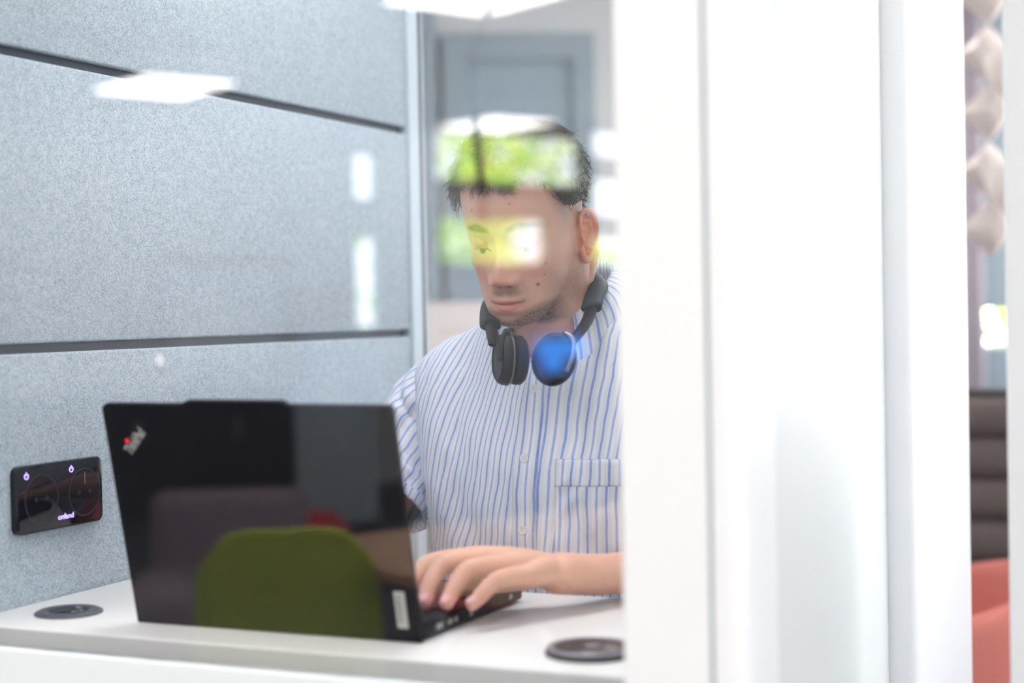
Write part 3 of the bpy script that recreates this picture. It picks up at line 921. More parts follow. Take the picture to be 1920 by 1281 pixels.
HT = [(-.001, -.062, -.05, .010), (.003, -.078, -.038, .024), (.010, -.086, -.015, .035), (.022, -.0875, .015, .0455), (.036, -.086, .045, .0545),
      (.052, -.086, .066, .0605), (.072, -.0865, .083, .066), (.097, -.085, .094, .0700), (.122, -.0885, .099, .0725), (.147, -.089, .101, .0755),
      (.172, -.084, .098, .0755), (.192, -.073, .088, .068), (.208, -.057, .072, .0555), (.219, -.036, .05, .037), (.2255, -.004, .018, .008)]
def interp(tab, z):
    xs = [r_[0] for r_ in tab]
    return [float(np.interp(z, xs, [r_[j] for r_ in tab])) for j in range(1, len(tab[0]))]
def cr(tab, z):
    """smooth interpolation of the ring table"""
    i = 0
    while i < len(tab) - 2 and tab[i + 1][0] < z: i += 1
    a = tab[max(i - 1, 0)]; b = tab[i]; c = tab[i + 1]; d = tab[min(i + 2, len(tab) - 1)]
    t = min(max((z - b[0]) / (c[0] - b[0]), 0), 1)
    out = []
    for j in range(1, len(b)):
        m0 = (c[j] - a[j]) / max(c[0] - a[0], 1e-6) * (c[0] - b[0]); m1 = (d[j] - b[j]) / max(d[0] - b[0], 1e-6) * (c[0] - b[0])
        out.append((2 * t**3 - 3 * t**2 + 1) * b[j] + (t**3 - 2 * t**2 + t) * m0 + (-2 * t**3 + 3 * t**2) * c[j] + (t**3 - t**2) * m1)
    return out
def G(x, c, s_): return math.exp(-((x - c) / s_) ** 2)
NOSE = [(.052, .0, .006), (.056, .002, .009), (.0575, .008, .0120), (.0615, .0200, .0138), (.0675, .0262, .0140), (.075, .0235, .0118), (.085, .0170, .0094), (.095, .0110, .0070), (.105, .0070, .0070), (.114, .0040, .0085), (.124, .0025, .012), (.14, .0, .014)]
def face_feat(x, z):
    d = 0.0
    if .052 < z < .14:
        pr_, wd_ = cr(NOSE, z)
        d += pr_ * math.exp(-abs(x / wd_) ** 2.6)
    ax = abs(x)
    d += .0110 * G(ax, .0150, .0058) * G(z, .0635, .0062)          # nostril wings
    d -= .0035 * G(ax, .0065, .0035) * G(z, .0575, .0022)          # nostrils
    d += .0040 * G(ax, .026, .016) * G(z, .1235, .0065)            # brow ridge
    d -= .0120 * G(ax, .0300, .0140) * G(z, .1040, .0095)          # sockets
    d += .0035 * G(ax, .045, .016) * G(z, .083, .013)              # cheekbones
    d -= .0025 * G(ax, .045, .012) * G(z, .055, .014)
    d += .0050 * G(x, 0, .021) * G(z, .036, .016)                  # mouth mound
    d += .0042 * G(x, 0, .0165) * G(z, .0395, .0036)
    d += .0055 * G(x, 0, .0150) * G(z, .0285, .0046)
    zc = .0345 + .0014 * (ax / .02) ** 2
    d -= .0040 * G(x, 0, .0205) * G(z, zc, .0016)
    d -= .0030 * G(x, 0, .017) * G(z, .0195, .0042)
    d += .0035 * G(x, 0, .016) * G(z, .0085, .0065)
    d -= .0012 * G(x, 0, .0035) * G(z, .047, .006)                 # philtrum
    d -= .0015 * G(ax - .022 - (.056 - z) * .35, 0, .003) * G(z, .050, .010)   # smile fold
    return d
def head_point(th, z, off=0.0, feat=True):
    fr_, bk, hw = cr(HT, z)
    cy = (fr_ * .45 + bk * .55)
    c_, s_ = math.cos(th), math.sin(th)           # th = 0 at the face
    n_ = 2.25
    ex = 2 / n_
    x = (hw + off) * math.copysign(abs(s_) ** ex, s_)
    ry = (cy - fr_ + off) if c_ > 0 else (bk - cy + off)
    y = cy - ry * math.copysign(abs(c_) ** ex, c_)
    if feat and c_ > 0:
        w = min(1, c_ * 2.2)
        y -= face_feat(x, z) * w
    return Vector((x, y, z))
def head_mb():
    mb = MB()
    nz, nt = 190, 220
    V = []
    for j in range(nz):
        t = j / (nz - 1)
        z = -.001 + .2265 * (t if True else t)
        for i in range(nt):
            # more samples across the face
            q = i / nt * 2 * PI - PI
            th = q - .45 * math.sin(q)
            V.append(head_point(th, z))
    F = []
    for j in range(nz - 1):
        for i in range(nt):
            F.append((j * nt + i, j * nt + (i + 1) % nt, (j + 1) * nt + (i + 1) % nt, (j + 1) * nt + i))
    F.append(tuple(range(nt))[::-1]); F.append(tuple(range((nz - 1) * nt, nz * nt)))
    mb.add(V, F)
    for sx in (-1, 1):
        # upper lids drawn down over the eyes
        mb.sphere((sx * .0300, -.0665, .1085), (.0150, .0136, .0124), 16)
        # ear: plate, rim, lobe, concha edge, all joined by the remesh
        ER = Matrix.Rotation(R(-8), 3, 'X') @ Matrix.Rotation(sx * R(-20), 3, 'Z')
        ec = Vector((sx * .0745, .018, .088))
        def EP(y, z, o=0.0): return ec + ER @ Vector((sx * (.003 + o), y, z))
        mb.sphere(EP(.004, .002, -.001), (.0036, .0150, .0275), 14, mat3=ER)
        mb.capsule([EP(-.008, .010, -.008), EP(-.006, -.014, -.010)], [.011, .010], 12)
        rim = [(-.010, .008), (-.011, .020), (-.005, .029), (.006, .0315), (.015, .026), (.0195, .014), (.0185, .000), (.014, -.012), (.008, -.021), (.001, -.027), (-.005, -.0285), (-.009, -.022), (-.010, -.014)]
        mb.capsule([EP(y, z, .0035 + .002 * (y > .005)) for y, z in rim], [.0026, .0030, .0034, .0036, .0038, .0038, .0036, .0034, .0036, .0046, .0050, .0040, .003], 12)
        mb.capsule([EP(y, z, .003) for y, z in ((-.004, .019), (.006, .018), (.0110, .008), (.009, -.006), (.002, -.014))], [.0022, .0026, .0028, .0026, .002], 10)
        mb.capsule([EP(-.0095, .001, .004), EP(-.0075, -.006, .005)], [.0032, .0030], 10)
        mb.capsule([EP(-.012, .012, -.006), EP(-.012, -.016, -.008)], [.006, .006], 10)
    mb.v = [tuple(HM @ Vector(v)) for v in mb.v]
    return mb
bd = head_mb()
# neck, chest and trunk
bd.capsule([(-.777, 1.822, 1.325), (-.777, 1.850, 1.27), (-.776, 1.880, 1.20), (-.775, 1.900, 1.13)], [(.056, .056), (.056, .058), (.062, .062), (.075, .070)], 32, upv=(1, 0, 0))
for sx in (-1, 1):   # the slanting neck muscles
    bd.capsule([(-.777 + sx * .052, 1.848, 1.335), (-.777 + sx * .034, 1.828, 1.25), (-.777 + sx * .016, 1.822, 1.185)], [.012, .014, .012], 12)
bd.capsule([(-.775, 1.905, 1.13), (-.775, 1.90, 1.02), (-.775, 1.905, .88), (-.775, 1.915, .78), (-.775, 1.93, .70)], [(.155, .085), (.155, .095), (.150, .10), (.15, .11), (.16, .12)], 32, upv=(1, 0, 0))
bd.capsule([(-.63, 1.905, 1.165), (-.775, 1.90, 1.175), (-.92, 1.905, 1.165)], [.05, .066, .05], 24)

# left arm (its forearm rests over the shelf edge) and right arm behind the lid
W_L, E_L, S_L = (-.639, 1.522, .990), (-.515, 1.775, .985), (-.592, 1.905, 1.155)
bd.capsule([S_L, (-.55, 1.85, 1.07), E_L], [.040, .038, .034], 20)
bd.capsule([E_L, (-.550, 1.70, .982), (-.598, 1.612, .979), (-.620, 1.565, .983), W_L], [(.037, .036), (.033, .033), (.0240, .0225), (.0248, .0215), (.0270, .0220)], 24, upv=(0.9, .45, 0))
W_R, E_R, S_R = (-.925, 1.560, .994), (-1.030, 1.80, .990), (-.968, 1.905, 1.155)
bd.capsule([S_R, (-.99, 1.865, 1.07), E_R], [.040, .037, .036], 20)
bd.capsule([E_R, (-1.005, 1.73, .992), (-.955, 1.64, .994), W_R], [(.042, .041), (.040, .039), (.033, .030), (.0275, .021)], 24, upv=(.9, .3, 0))

HAND = dict(
 p=[(-.652, 1.476, .994), (-.668, 1.437, .996), (-.676, 1.414, .984), (-.680, 1.400, .9765)],
 r=[(-.676, 1.473, 1.003), (-.700, 1.434, 1.004), (-.706, 1.411, .987), (-.707, 1.398, .9765)],
 m=[(-.700, 1.474, 1.008), (-.727, 1.434, 1.008), (-.731, 1.408, .990), (-.729, 1.394, .9775)],
 i=[(-.722, 1.488, 1.007), (-.752, 1.452, 1.006), (-.756, 1.428, .992), (-.753, 1.413, .982)])
RAD = dict(p=[.0112, .0090, .0080, .0066], r=[.0122, .0100, .0088, .0074], m=[.0126, .0103, .0090, .0076], i=[.0122, .0098, .0086, .0074])
NAILS = []
def build_hand(fl, wrist, mirror):
    def Mx(p):
        if not mirror: return Vector(p)
        # mirrored about the hand's own plane and moved to the right wrist
        q = Vector(p) - Vector(W_L)
        return Vector(W_R) + Vector((-q.x * .8, q.y, q.z))
    for k, pts in HAND.items():
        P_ = [Mx(p) for p in pts]
        bd.capsule(P_, RAD[k], 14)
        # metacarpal
        mid = Vector(wrist) * .45 + P_[0] * .55 + Vector((0, 0, .004))
        bd.capsule([Vector(wrist) * .9 + P_[0] * .1, mid, P_[0]], [(.0185), (.0150), RAD[k][0] + .0008], 16)
        a, b = P_[2], P_[3]
        d = (b - a).normalized()
        NAILS.append((b - d * .0015, d, RAD[k][3]))
    th = [(-.664, 1.530, .988), (-.690, 1.510, .982), (-.722, 1.482, .979), (-.742, 1.458, .977)]
    bd.capsule([Mx(p) for p in th], [.016, .0125, .0098, .0078], 16)
build_hand(HAND, W_L, False)
build_hand(HAND, W_R, True)
body = bd.build('body', M['skin'], man)
rm = body.modifiers.new('r', 'REMESH'); rm.mode = 'VOXEL'; rm.voxel_size = .0017; rm.adaptivity = 0
cs = body.modifiers.new('s', 'SMOOTH'); cs.factor = .5; cs.iterations = 1
dg = bpy.context.evaluated_depsgraph_get(); dg.update()
nm = bpy.data.meshes.new_from_object(body.evaluated_get(dg))
body.modifiers.clear(); old = body.data; body.data = nm; bpy.data.meshes.remove(old)
nm.materials.clear(); nm.materials.append(M['skin'])
for p_ in nm.polygons: p_.use_smooth = True
# skin tones by place
nv = len(nm.vertices)
cov = np.empty(nv * 3, dtype=np.float32); nm.vertices.foreach_get('co', cov); cov = cov.reshape(-1, 3)
hi = np.array(HMI); hc = cov @ hi[:3, :3].T + hi[:3, 3]
X, Y, Z = hc[:, 0], hc[:, 1], hc[:, 2]
AX = np.abs(X)
inhead = (cov[:, 2] > 1.17)
def g(a, c, s_): return np.exp(-((a - c) / s_) ** 2)
tone = np.tile(np.array([.66, .41, .315], dtype=np.float32), (nv, 1))
def mixc(col, w):
    global tone
    w = np.clip(w, 0, 1)[:, None]
    tone = tone * (1 - w) + np.array(col, dtype=np.float32) * w
front = (Y < -.05) & inhead
mixc((.62, .25, .19), .45 * g(AX, .040, .020) * g(Z, .075, .018) * front)           # cheeks
mixc((.60, .22, .17), .55 * g(AX, 0, .014) * g(Z, .066, .010) * front)              # nose
mixc((.62, .24, .13), .75 * inhead * (AX > .0715) * g(Z, .088, .034) * (Y > -.005) * (Y < .06))   # ears
lipz = np.where(Z > .0345, np.abs(Z - .0345) / (.0062 * np.clip(1 - (AX / .0235) ** 2, 0.02, 1)), np.abs(Z - .0345) / (.0098 * np.clip(1 - (AX / .0225) ** 2, 0.02, 1)))
lipw = np.clip((1.05 - lipz) / .3, 0, 1) * (AX < .0235) * front
mixc((.55, .20, .18), lipw * .85)
zc = .0345 + .0014 * (AX / .02) ** 2
mixc((.14, .04, .035), .85 * np.clip(1 - np.abs(Z - zc) / .0016, 0, 1) * (AX < .0235) * front)
mixc((.10, .03, .02), .8 * g(AX, .0068, .0034) * g(Z, .0565, .0022) * front)         # nostrils
brow = g(AX, .030, .0155) * g(Z - .1245 - .003 * np.sin((AX - .012) * 90), 0, .0036) * front * (AX > .010)
mixc((.05, .028, .018), np.clip(brow * 1.7, 0, .9))
lash = np.clip(1 - np.abs(Z - (.1000 - .0015 * ((AX - .030) / .012) ** 2)) / .0013, 0, 1) * (np.abs(AX - .030) < .0145) * (Y < -.06) * inhead
mixc((.03, .015, .01), lash * .9)
for mx_, mz_, ms in ((.0385, .0525, .0016), (.050, .0760, .0009), (.020, .155, .0010), (-.035, .148, .0012), (.046, .062, .0007)):
    mixc((.13, .05, .03), .9 * np.clip(g(X, mx_, ms) * g(Z, mz_, ms) * 1.6, 0, 1) * front)
mixc((.56, .30, .26), .35 * (cov[:, 2] < 1.03) * (cov[:, 1] < 1.43))
# store the skin tones per vertex
ta = np.concatenate([tone, np.ones((nv, 1), dtype=np.float32)], 1)
ca = nm.color_attributes.new('tone', 'FLOAT_COLOR', 'POINT'); ca.data.foreach_set('color', ta.ravel().astype(np.float32))
st = np.zeros(nv, dtype=np.float32)
jaw = np.clip((.026 - Z + .30 * np.clip(AX - .012, 0, 1)) / .016, 0, 1) * np.clip((.0 - Y) / .03, 0, 1) * np.clip((Z + .012) / .008, 0, 1)
st = np.maximum(st, jaw * (1.05 + .65 * np.clip(X / .03, 0, 1)) * np.clip(1.35 - AX / .062, .35, 1) * inhead)
st = np.maximum(st, .75 * g(AX, .010, .013) * g(Z, .0475, .0050) * front * (1 - lipw))
st = np.maximum(st, .28 * g(AX, .022, .006) * g(Z, .037, .012) * front * (1 - lipw))
side = np.clip((.075 - Z) / .03, 0, 1) * np.clip((Z - .0) / .02, 0, 1) * np.clip((AX - .04) / .015, 0, 1) * np.clip((.03 - Y) / .03, 0, 1)
st = np.maximum(st, .42 * side * inhead)
fade = np.clip((Z - .095) / .05, 0, 1) * np.clip((Y + .045 + .35 * np.clip(Z - .12, 0, 1)) / .02, 0, 1) * (AX > .045)
fade = np.maximum(fade, np.clip((Z - .06) / .05, 0, 1) * (Y > .05))
st = np.maximum(st, .85 * fade * inhead * (AX < .0775))
st = np.clip(st, 0, 1) * (1 - .0)
sa = nm.attributes.new('stubble', 'FLOAT', 'POINT'); sa.data.foreach_set('value', st.astype(np.float32))

# eyes
for sx in (-1, 1):
    c = HM @ Vector((sx * .0300, -.0648, .1048))
    MB().sphere(c, .0118, 20).build('eye', M['eyewhite'], man, True)
    ec = HM @ Vector((sx * .0300, -.0648 - .0080, .1048 - .0074))
    MB().sphere(ec, .0040, 12).build('iris', M['iris'], man, True)
for i, (c, d, r_) in enumerate(NAILS[:4]):
    # nail plate on the back of the finger tip
    side_ = d.cross(Vector((0, 0, 1))).normalized(); out_ = side_.cross(d).normalized()
    q = Matrix((d, side_, out_)).transposed()
    MB().sphere(c + out_ * (r_ * .80) + d * .001, (.0062, .0050, .0020), 10, mat3=q).build('fingernail', M['nail'], man, True)

# ------------------------------------------------------------------ hair
def hair_line(th):
    """height of the hair edge on the skull, th = 0 at the face"""
    a = abs(th)
    t = a / PI
    pts = [(0, .182), (.07, .177), (.14, .186), (.24, .180), (.33, .160), (.38, .142), (.46, .136), (.60, .132), (.8, .100), (1, .085)]
    return float(np.interp(t, [p[0] for p in pts], [p[1] for p in pts]))
def hair_off(th, z):
    e = hair_line(th)
    k = min(max((z - e + .004) / .030, 0), 1)
    front_ = max(0, math.cos(th))
    return .0012 + (k ** .7) * (.0065 + .005 * front_ + .004 * noise.noise(Vector((math.sin(th) * 3, math.cos(th) * 3, z * 45))))
mb = MB()
nt, nz = 200, 70
V, F = [], []
for j in range(nz):
    for i in range(nt):
        th = i / nt * 2 * PI - PI
        e = hair_line(th) - .004
        z = e + (.2255 - e) * (j / (nz - 1))
        o_ = hair_off(th, z)
        p = head_point(th, z, o_, False)
        q = noise.noise(p * 140) * .0022 + noise.noise(p * 320) * .0014
        p += (p - Vector((0, 0, .12))).normalized() * q
        p.z += o_ * max(0, (z - .17) / .055) * .5
        V.append(HM @ p)
for j in range(nz - 1):
    for i in range(nt):
        F.append((j * nt + i, j * nt + (i + 1) % nt, (j + 1) * nt + (i + 1) % nt, (j + 1) * nt + i))
F.append(tuple(range((nz - 1) * nt, nz * nt)))
mb.add(V, F)
rh = random.Random(5)
for k in range(2600):
    th = rh.uniform(-PI, PI) if k < 1700 else rh.gauss(0, .75)
    e = hair_line(th)
    if k < 1700: z = e + (.222 - e) * rh.random() ** .8
    else: z = e + rh.uniform(-.001, .018)
    o_ = hair_off(th, z)
    p = head_point(th, min(z, .2235), o_ * .9, False); p.z += o_ * max(0, (z - .17) / .055) * .75
    nrm = (p - Vector((0, .01, .13))).normalized()
    fr_ = max(0, math.cos(th))
    dirv = Vector((math.sin(th) * .5 + rh.gauss(0, .35), -.55 * fr_ + rh.gauss(0, .3), -.75 + .3 * rh.random())) if k >= 1700 else Vector((rh.gauss(0, .6), -.5 + rh.gauss(0, .5), rh.gauss(-.1, .4)))
    dirv = (dirv - nrm * dirv.dot(nrm) * .8).normalized()
    ln = rh.uniform(.010, .022) if abs(th) < 1.3 or k < 1700 else rh.uniform(.004, .010)
    if z < e + .02 and abs(th) > 1.3: ln *= .5
    curl = rh.uniform(-1, 1) * .009
    sidev = nrm.cross(dirv)
    pts = []
    for q in range(5):
        t = q / 4
        pts.append(HM @ (p + dirv * ln * t + nrm * (.003 * math.sin(t * 2.6)) + sidev * curl * math.sin(t * 3.4)))
    mb.tube(pts, [.00045, .00045, .0004, .0003, .0001], 3, False)
mb.build('hair', M['hair'], man, True)

# ------------------------------------------------------------------ shirt
BX = -.775
TT = [(.80, .176, 1.775, 2.035), (.90, .180, 1.755, 2.035), (1.00, .184, 1.745, 2.03), (1.08, .193, 1.752, 2.02), (1.14, .203, 1.770, 2.01),
      (1.18, .205, 1.788, 2.00), (1.205, .196, 1.802, 1.985), (1.228, .170, 1.812, 1.972), (1.248, .126, 1.818, 1.96), (1.266, .086, 1.822, 1.945), (1.282, .066, 1.824, 1.936)]
def fold(x, z):
    a = .0055 * noise.noise(Vector((x * 15, z * 6.5, 1.3))) + .0036 * noise.noise(Vector((x * 38 + z * 14, z * 12, 4.1)))
    a += .0060 * noise.noise(Vector(((x + z * .6) * 22, z * 5, 8.0))) * min(1, abs(x - BX) / .08)
    a += .0020 * noise.noise(Vector((x * 60 - z * 40, z * 30, 2.0))) * min(1, abs(x - BX) / .05)
    return a
def torso_pt(th, z, off=0.0):
    hw, yf, yb = cr(TT, z)
    c_, s_ = math.cos(th), math.sin(th)
    cy = (yf + yb) / 2
    ex = 2 / 2.35
    x = BX + (hw + off) * math.copysign(abs(s_) ** ex, s_)
    ry = (cy - yf + off) if c_ > 0 else (yb - cy + off)
    y = cy - ry * math.copysign(abs(c_) ** ex, c_)
    f_ = fold(x, z)
    zz = z - .010 * abs(s_) ** 2 * max(0, (z - 1.2) / .08)
    return Vector((x + s_ * f_, y - c_ * f_, zz))
def front_pt(x, z, off=0.0):
    hw, yf, yb = cr(TT, z)
    cy = (yf + yb) / 2
    q = min(abs((x - BX) / hw), .999)
    s_ = math.copysign(q ** (2.35 / 2), x - BX)
    th = math.asin(max(-1, min(1, s_)))
    return torso_pt(th, z, off)
def uvmesh(name, V, UVs, F, mat, parent, thick=.0012, sub=0):
    me = bpy.data.meshes.new(name)
    me.from_pydata([tuple(v) for v in V], [], F)
    uvl = me.uv_layers.new(name='UVMap')
    for lp in me.loops: uvl.data[lp.index].uv = UVs[lp.vertex_index]
    o = link(name, me, mat, parent, True)
    if thick:
        sm = o.modifiers.new('s', 'SOLIDIFY'); sm.thickness = thick; sm.offset = 0
    return o
def grid_faces(nu, nv, close=False, keep=None):
    F = []
    for j in range(nv - 1):
        for i in range(nu if close else nu - 1):
            a = (j * nu + i, j * nu + (i + 1) % nu, (j + 1) * nu + (i + 1) % nu, (j + 1) * nu + i)
            if keep is None or keep(a): F.append(a)
    return F
nu, nv = 301, 150
V, U = [], []
for j in range(nv):
    z = .80 + .482 * j / (nv - 1)
    row = [torso_pt(-PI + 2 * PI * i / (nu - 1), z) for i in range(nu)]
    hwc = cr(TT, min(z, 1.16))
    s_ = [0.0]
    for i in range(1, nu): s_.append(s_[-1] + (row[i] - row[i - 1]).length)
    mid = s_[nu // 2]
    for i in range(nu):
        a_ = s_[i] - mid
        lean_ = .30 * min(max(-a_ / .09, 0), 1.15) + .07 * min(max(a_ / .06, 0), 1)
        V.append(row[i]); U.append((a_ - lean_ * max(z - .97, 0) , z))
def keep(a):
    c = sum((V[i] for i in a), Vector()) / 4
    return not (c.y < 1.88 and c.z > 1.185 and abs(c.x - BX) < .80 * (c.z - 1.185) + .001)
shirt = uvmesh('shirt', V, U, grid_faces(nu, nv, keep=keep), M['shirt'], man, .0012)

def strip(name, x0, x1, z0, z1, off, mat, parent, nx=14, nz_=60, ushift=0.0, edge=0.0):
    V, U = [], []
    for j in range(nz_):
        z = z0 + (z1 - z0) * j / (nz_ - 1)
        for i in range(nx):
            x = x0 + (x1 - x0) * i / (nx - 1)
            e = 0 if (0 < i < nx - 1 and 0 < j < nz_ - 1) else -off * .8
            V.append(front_pt(x, z, off + e)); U.append((x - BX + ushift, z))
    return uvmesh(name, V, U, grid_faces(nx, nz_), mat, parent, .0008)
strip('placket', BX - .0155, BX + .0155, .81, 1.187, .0030, M['shirt'], shirt, 16, 110, .003)
for x_ in (BX - .0125, BX + .0125):
    strip('stitching', x_ - .0004, x_ + .0004, .81, 1.185, .0036, M['button'], shirt, 3, 110)
pk = strip('chest_pocket', BX + .038, BX + .135, .965, 1.084, .0032, M['shirt'], shirt, 40, 60, .0045)
strip('pocket_hem', BX + .0375, BX + .1355, 1.052, 1.085, .0042, M['shirt'], pk, 40, 16, .002)

def button(x, z, off=.0045):
    p = front_pt(x, z, off)
    nrm = (front_pt(x, z, .02) - front_pt(x, z, 0)).normalized()
    q = nrm.to_track_quat('Z', 'Y').to_matrix()
    b = MB().lathe([(.0040, -.0010), (.0056, -.0006), (.0058, .0006), (.0052, .0014), (.0042, .0009), (.0001, .0008)], 28, p, mat3=q).build('button', M['button'], shirt, True)
    h = MB()
    for dx in (-.0012, .0012):
        for dy in (-.0012, .0012):
            h.lathe([(.0006, .0006), (.0006, .0011)], 8, p + q @ Vector((dx, dy, 0)), mat3=q)
    h.build('button_hole', M['thread'], b)
for z in (1.168, 1.086, 1.001, .915, .84): button(BX - .001, z)

# collar: a stand round the neck and the fall folded over it
def collar_fall():
    V, U = [], []
    nu_, nv_ = 120, 12
    for j in range(nv_):
        v = j / (nv_ - 1)
        for i in range(nu_):
            ph = R(-152 + 304 * i / (nu_ - 1))            # 0 = back
            f_ = (1 - math.cos(ph)) / 2
            zt = 1.328 - .062 * f_ ** 1.2
            rx0, ry0 = .0655, .0690
            flare = math.sin(v * PI / 2)
            tip = max(0, (abs(ph) / R(152) - .80) / .20)
            dr_ = .034 * flare + .006 * tip * v
            dz = -.036 * v - .012 * v * v + .008 * math.sin(v * PI) - .030 * tip * v
            cy = 1.874 - .0 * f_
            V.append(Vector((BX - .001 + (rx0 + dr_) * math.sin(ph), cy + (ry0 + dr_ * .9) * math.cos(ph) * (1 if math.cos(ph) > 0 else .80), zt + dz)))
            U.append((ph * .08, v * .05))
    return uvmesh('collar', V, U, grid_faces(nu_, nv_), M['shirt'], shirt, .0016)
collar_fall()
V, U = [], []
for j in range(6):
    v = j / 5
    for i in range(100):
        ph = R(-156 + 312 * i / 99); f_ = (1 - math.cos(ph)) / 2
        V.append(Vector((BX - .001 + (.0640 + .002 * v) * math.sin(ph), 1.874 + (.0675 + .002 * v) * math.cos(ph) * (1 if math.cos(ph) > 0 else .80), 1.328 - .062 * f_ ** 1.2 - .060 * v)))
        U.append((ph * .08, v * .05))
uvmesh('collar_stand', V, U, grid_faces(100, 6), M['shirt'], shirt, .0014)

def sleeve(name, pts, rad, lab=None, ph0=0.0):
    pts = [Vector(p) for p in pts]
    nu_, nv_ = 72, 70
    V, U = [], []
    tot = sum((pts[i + 1] - pts[i]).length for i in range(len(pts) - 1))
    def at_(t):
        t *= len(pts) - 1; i = min(int(t), len(pts) - 2); q = t - i
        a = pts[max(i - 1, 0)]; b = pts[i]; c = pts[i + 1]; d = pts[min(i + 2, len(pts) - 1)]
        p = 0.5 * ((2 * b) + (c - a) * q + (2 * a - 5 * b + 4 * c - d) * q * q + (3 * b - a - 3 * c + d) * q ** 3)
        return p, rad[i] * (1 - q) + rad[i + 1] * q
    for j in range(nv_):
        t = j / (nv_ - 1)
        p, r_ = at_(t)
        d = (at_(min(t + .02, 1))[0] - at_(max(t - .02, 0))[0]).normalized()
        a = Vector((0, -1, 0)); a = (a - d * a.dot(d)).normalized(); b = d.cross(a)
        for i in range(nu_ + 1):
            th = 2 * PI * i / nu_
            thp = th % (2 * PI)
            q = Vector((math.cos(thp) * 2.2, math.sin(thp) * 2.2, t * 9))
            rr = r_ * (1 + .10 * noise.noise(q) + .075 * noise.noise(Vector((t * 16 + math.sin(thp) * 2.2, math.cos(thp), 3.0))) * (t > .2))
            V.append(p + (a * math.cos(th) + b * math.sin(th)) * rr)
            U.append(((th - PI) * .052, t * tot))
    o = uvmesh(name, V, U, grid_faces(nu_ + 1, nv_), M['shirt'], shirt, .0014)
    # hem
    V2, U2 = [], []
    n0 = (nv_ - 7) * (nu_ + 1)
    for j in range(7):
        for i in range(nu_ + 1):
            v = V[n0 + j * (nu_ + 1) + i]; c = at_((nv_ - 7 + j) / (nv_ - 1))[0]
            V2.append(c + (v - c) * 1.035); U2.append((U[n0 + i][0] + .003, j * .004))
    uvmesh('sleeve_cuff', V2, U2, grid_faces(nu_ + 1, 7), M['shirt'], o, .0014)
    return o
sleeve('sleeve', [(-.915, 1.90, 1.165), (-.955, 1.90, 1.150), (-.985, 1.893, 1.115), (-1.002, 1.872, 1.07), (-1.006, 1.848, 1.035), (-1.006, 1.820, 1.008)], [.050, .0575, .060, .0575, .054, .0505])
sleeve('sleeve', [(-.635, 1.90, 1.165), (-.595, 1.90, 1.150), (-.565, 1.893, 1.115), (-.545, 1.868, 1.06), (-.530, 1.835, 1.02), (-.520, 1.80, .998)], [.050, .0575, .060, .0575, .054, .0505])

# ------------------------------------------------------------------ trousers, shoes, stool
tr = MB()
tr.capsule([(-.775, 1.94, .84), (-.775, 1.95, .76), (-.775, 1.95, .70)], [(.155, .11), (.165, .12), (.16, .10)], 28, upv=(1, 0, 0))
for sx in (-1, 1):
    tr.capsule([(-.775 + sx * .085, 1.94, .735), (-.775 + sx * .11, 1.74, .745), (-.775 + sx * .125, 1.56, .72), (-.775 + sx * .12, 1.57, .50), (-.775 + sx * .11, 1.60, .30)], [.09, .08, .065, .058, .055], 20)
trs = tr.build('trousers', M['trousers'], man, True)
rm = trs.modifiers.new('r', 'REMESH'); rm.mode = 'VOXEL'; rm.voxel_size = .008
for sx in (-1, 1):
    sh_ = MB().capsule([(-.775 + sx * .11, 1.63, .21), (-.775 + sx * .115, 1.55, .195), (-.775 + sx * .12, 1.42, .185)], [(.034, .045), (.036, .036), (.038, .022)], 18)
    sh_.capsule([(-.775 + sx * .11, 1.605, .31), (-.775 + sx * .11, 1.62, .22)], [.048, .04], 18)
    sh_.build('shoe', M['shoe'], man, True)
stl = tag(empty('stool', (-.775, 1.94, .05)), 'black padded stool beneath the man', 'stool')
MB().lathe([(.02, .475), (.17, .485), (.185, .51), (.18, .535), (.14, .547), (.01, .547)], 40).build('seat', M['charcoal'], stl, True)
MB().tube([(0, 0, .02), (0, 0, .48)], .025).build('column', M['steel'], stl, True)
MB().lathe([(.20, 0), (.20, .012), (.03, .03), (.01, .03)], 40).build('base', M['steel'], stl, True)
st_ = ring_mesh(.150, .165, .11, .125, n=48).build('foot_ring', M['steel'], stl, True)

# ------------------------------------------------------------------ headphones round the neck
hp = tag(empty('headphones', (-.775, 1.80, 1.22)), 'black over-ear headphones worn round the neck of the man', 'headphones')
hp_off = Vector((.775, -1.80, -1.22))
def hpb(mb, name, mat, parent=hp, smooth=True):
    if parent is hp: mb.v = [tuple(Vector(v) + hp_off) for v in mb.v]
    else: mb.v = [tuple(Vector(v) + hp_off) for v in mb.v]
    return mb.build(name, mat, parent, smooth)
band = [(-.692, 1.690, 1.222), (-.692, 1.745, 1.247), (-.704, 1.800, 1.274), (-.720, 1.855, 1.296), (-.775, 1.918, 1.312), (-.832, 1.86, 1.298), (-.834, 1.795, 1.276), (-.812, 1.735, 1.252), (-.788, 1.690, 1.236), (-.777, 1.672, 1.224)]
def smooth_path(pts, k=5):
    pts = [Vector(p) for p in pts]; out = []
    for i in range(len(pts) - 1):
        a = pts[max(i - 1, 0)]; b = pts[i]; c = pts[i + 1]; d = pts[min(i + 2, len(pts) - 1)]
        for j in range(k):
            q = j / k
            out.append(0.5 * ((2 * b) + (c - a) * q + (2 * a - 5 * b + 4 * c - d) * q * q + (3 * b - a - 3 * c + d) * q ** 3))
    return out + [pts[-1]]
sp_ = smooth_path(band)
m_ = len(sp_)
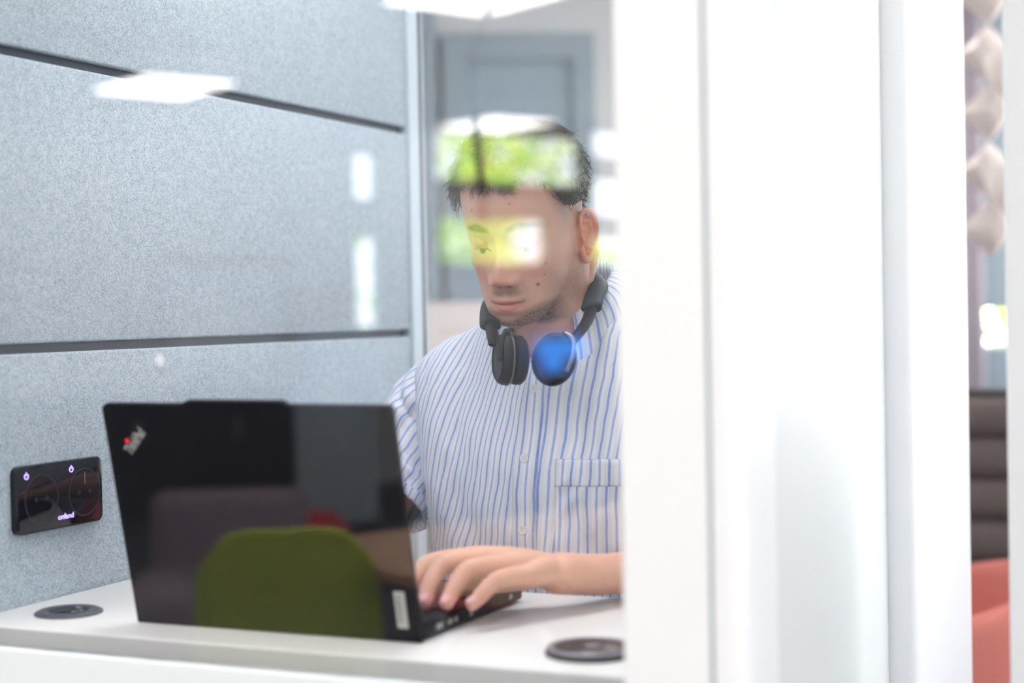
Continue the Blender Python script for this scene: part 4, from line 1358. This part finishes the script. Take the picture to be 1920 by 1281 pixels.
hpb(MB().tube(sp_[8:-8], [(.0062, .0125)] * (m_ - 16), 20, upv=(.0, .1, 1)), 'headband', M['hp_band'])
hpb(MB().tube(sp_[:10], [(.0038, .0075)] * 10, 16, upv=(0, .1, 1)), 'slider', M['hp_cup'])
hpb(MB().tube(sp_[-10:], [(.0038, .0075)] * 10, 16, upv=(0, .1, 1)), 'slider', M['hp_cup'])
def cup(c, out_n, up_, label):
    n_ = Vector(out_n).normalized(); u_ = Vector(up_); u_ = (u_ - n_ * u_.dot(n_)).normalized(); r_ = u_.cross(n_)
    Q = Matrix((r_, u_, n_)).transposed()
    sc = Matrix.Diagonal((.88, 1.08, 1)); Q = Q @ sc
    c = Vector(c)
    o = hpb(MB().lathe([(.0200, -.003), (.0268, -.001), (.0285, .003), (.0283, .008), (.0262, .0125), (.0225, .0150), (.0215, .0143), (.012, .0150), (.001, .0152)], 44, c, mat3=Q), 'earcup', M['hp_cup'])
    pd = hpb(MB().lathe([(.0150, -.004), (.0150, -.014), (.0180, -.0175), (.0232, -.0170), (.0268, -.0130), (.0268, -.0060), (.0245, -.002), (.0180, -.0015)], 44, c, mat3=Q), 'ear_cushion', M['hp_pad'], o)
    hpb(MB().lathe([(.0150, -.010), (.0150, -.008), (.001, -.008)], 32, c, mat3=Q), 'ear_mesh', M['charcoal'], o)
    rgp = [(.0284, .0012), (.0289, .0020), (.0284, .0028), (.0278, .0020)]
    hpb(MB().lathe(rgp + [rgp[0]], 44, c, mat3=Q), 'seam_ring', M['hp_trim'], o)
    # yoke arm running down the side of the cup
    yk = [c + Q @ Vector((.004, .0300, .001)), c + Q @ Vector((.018, .026, .010)), c + Q @ Vector((.0225, .010, .0155)), c + Q @ Vector((.0200, -.008, .0165))]
    hpb(MB().tube(smooth_path(yk, 4), .0024, 10), 'yoke', M['hp_trim'] if label else M['hp_cup'], o)
    return o
cup((-.755, 1.664, 1.207), (-.72, -.66, .10), (-.30, .22, 1), False)
cup((-.701, 1.668, 1.207), (.30, -.94, -.05), (.22, .16, 1), True)
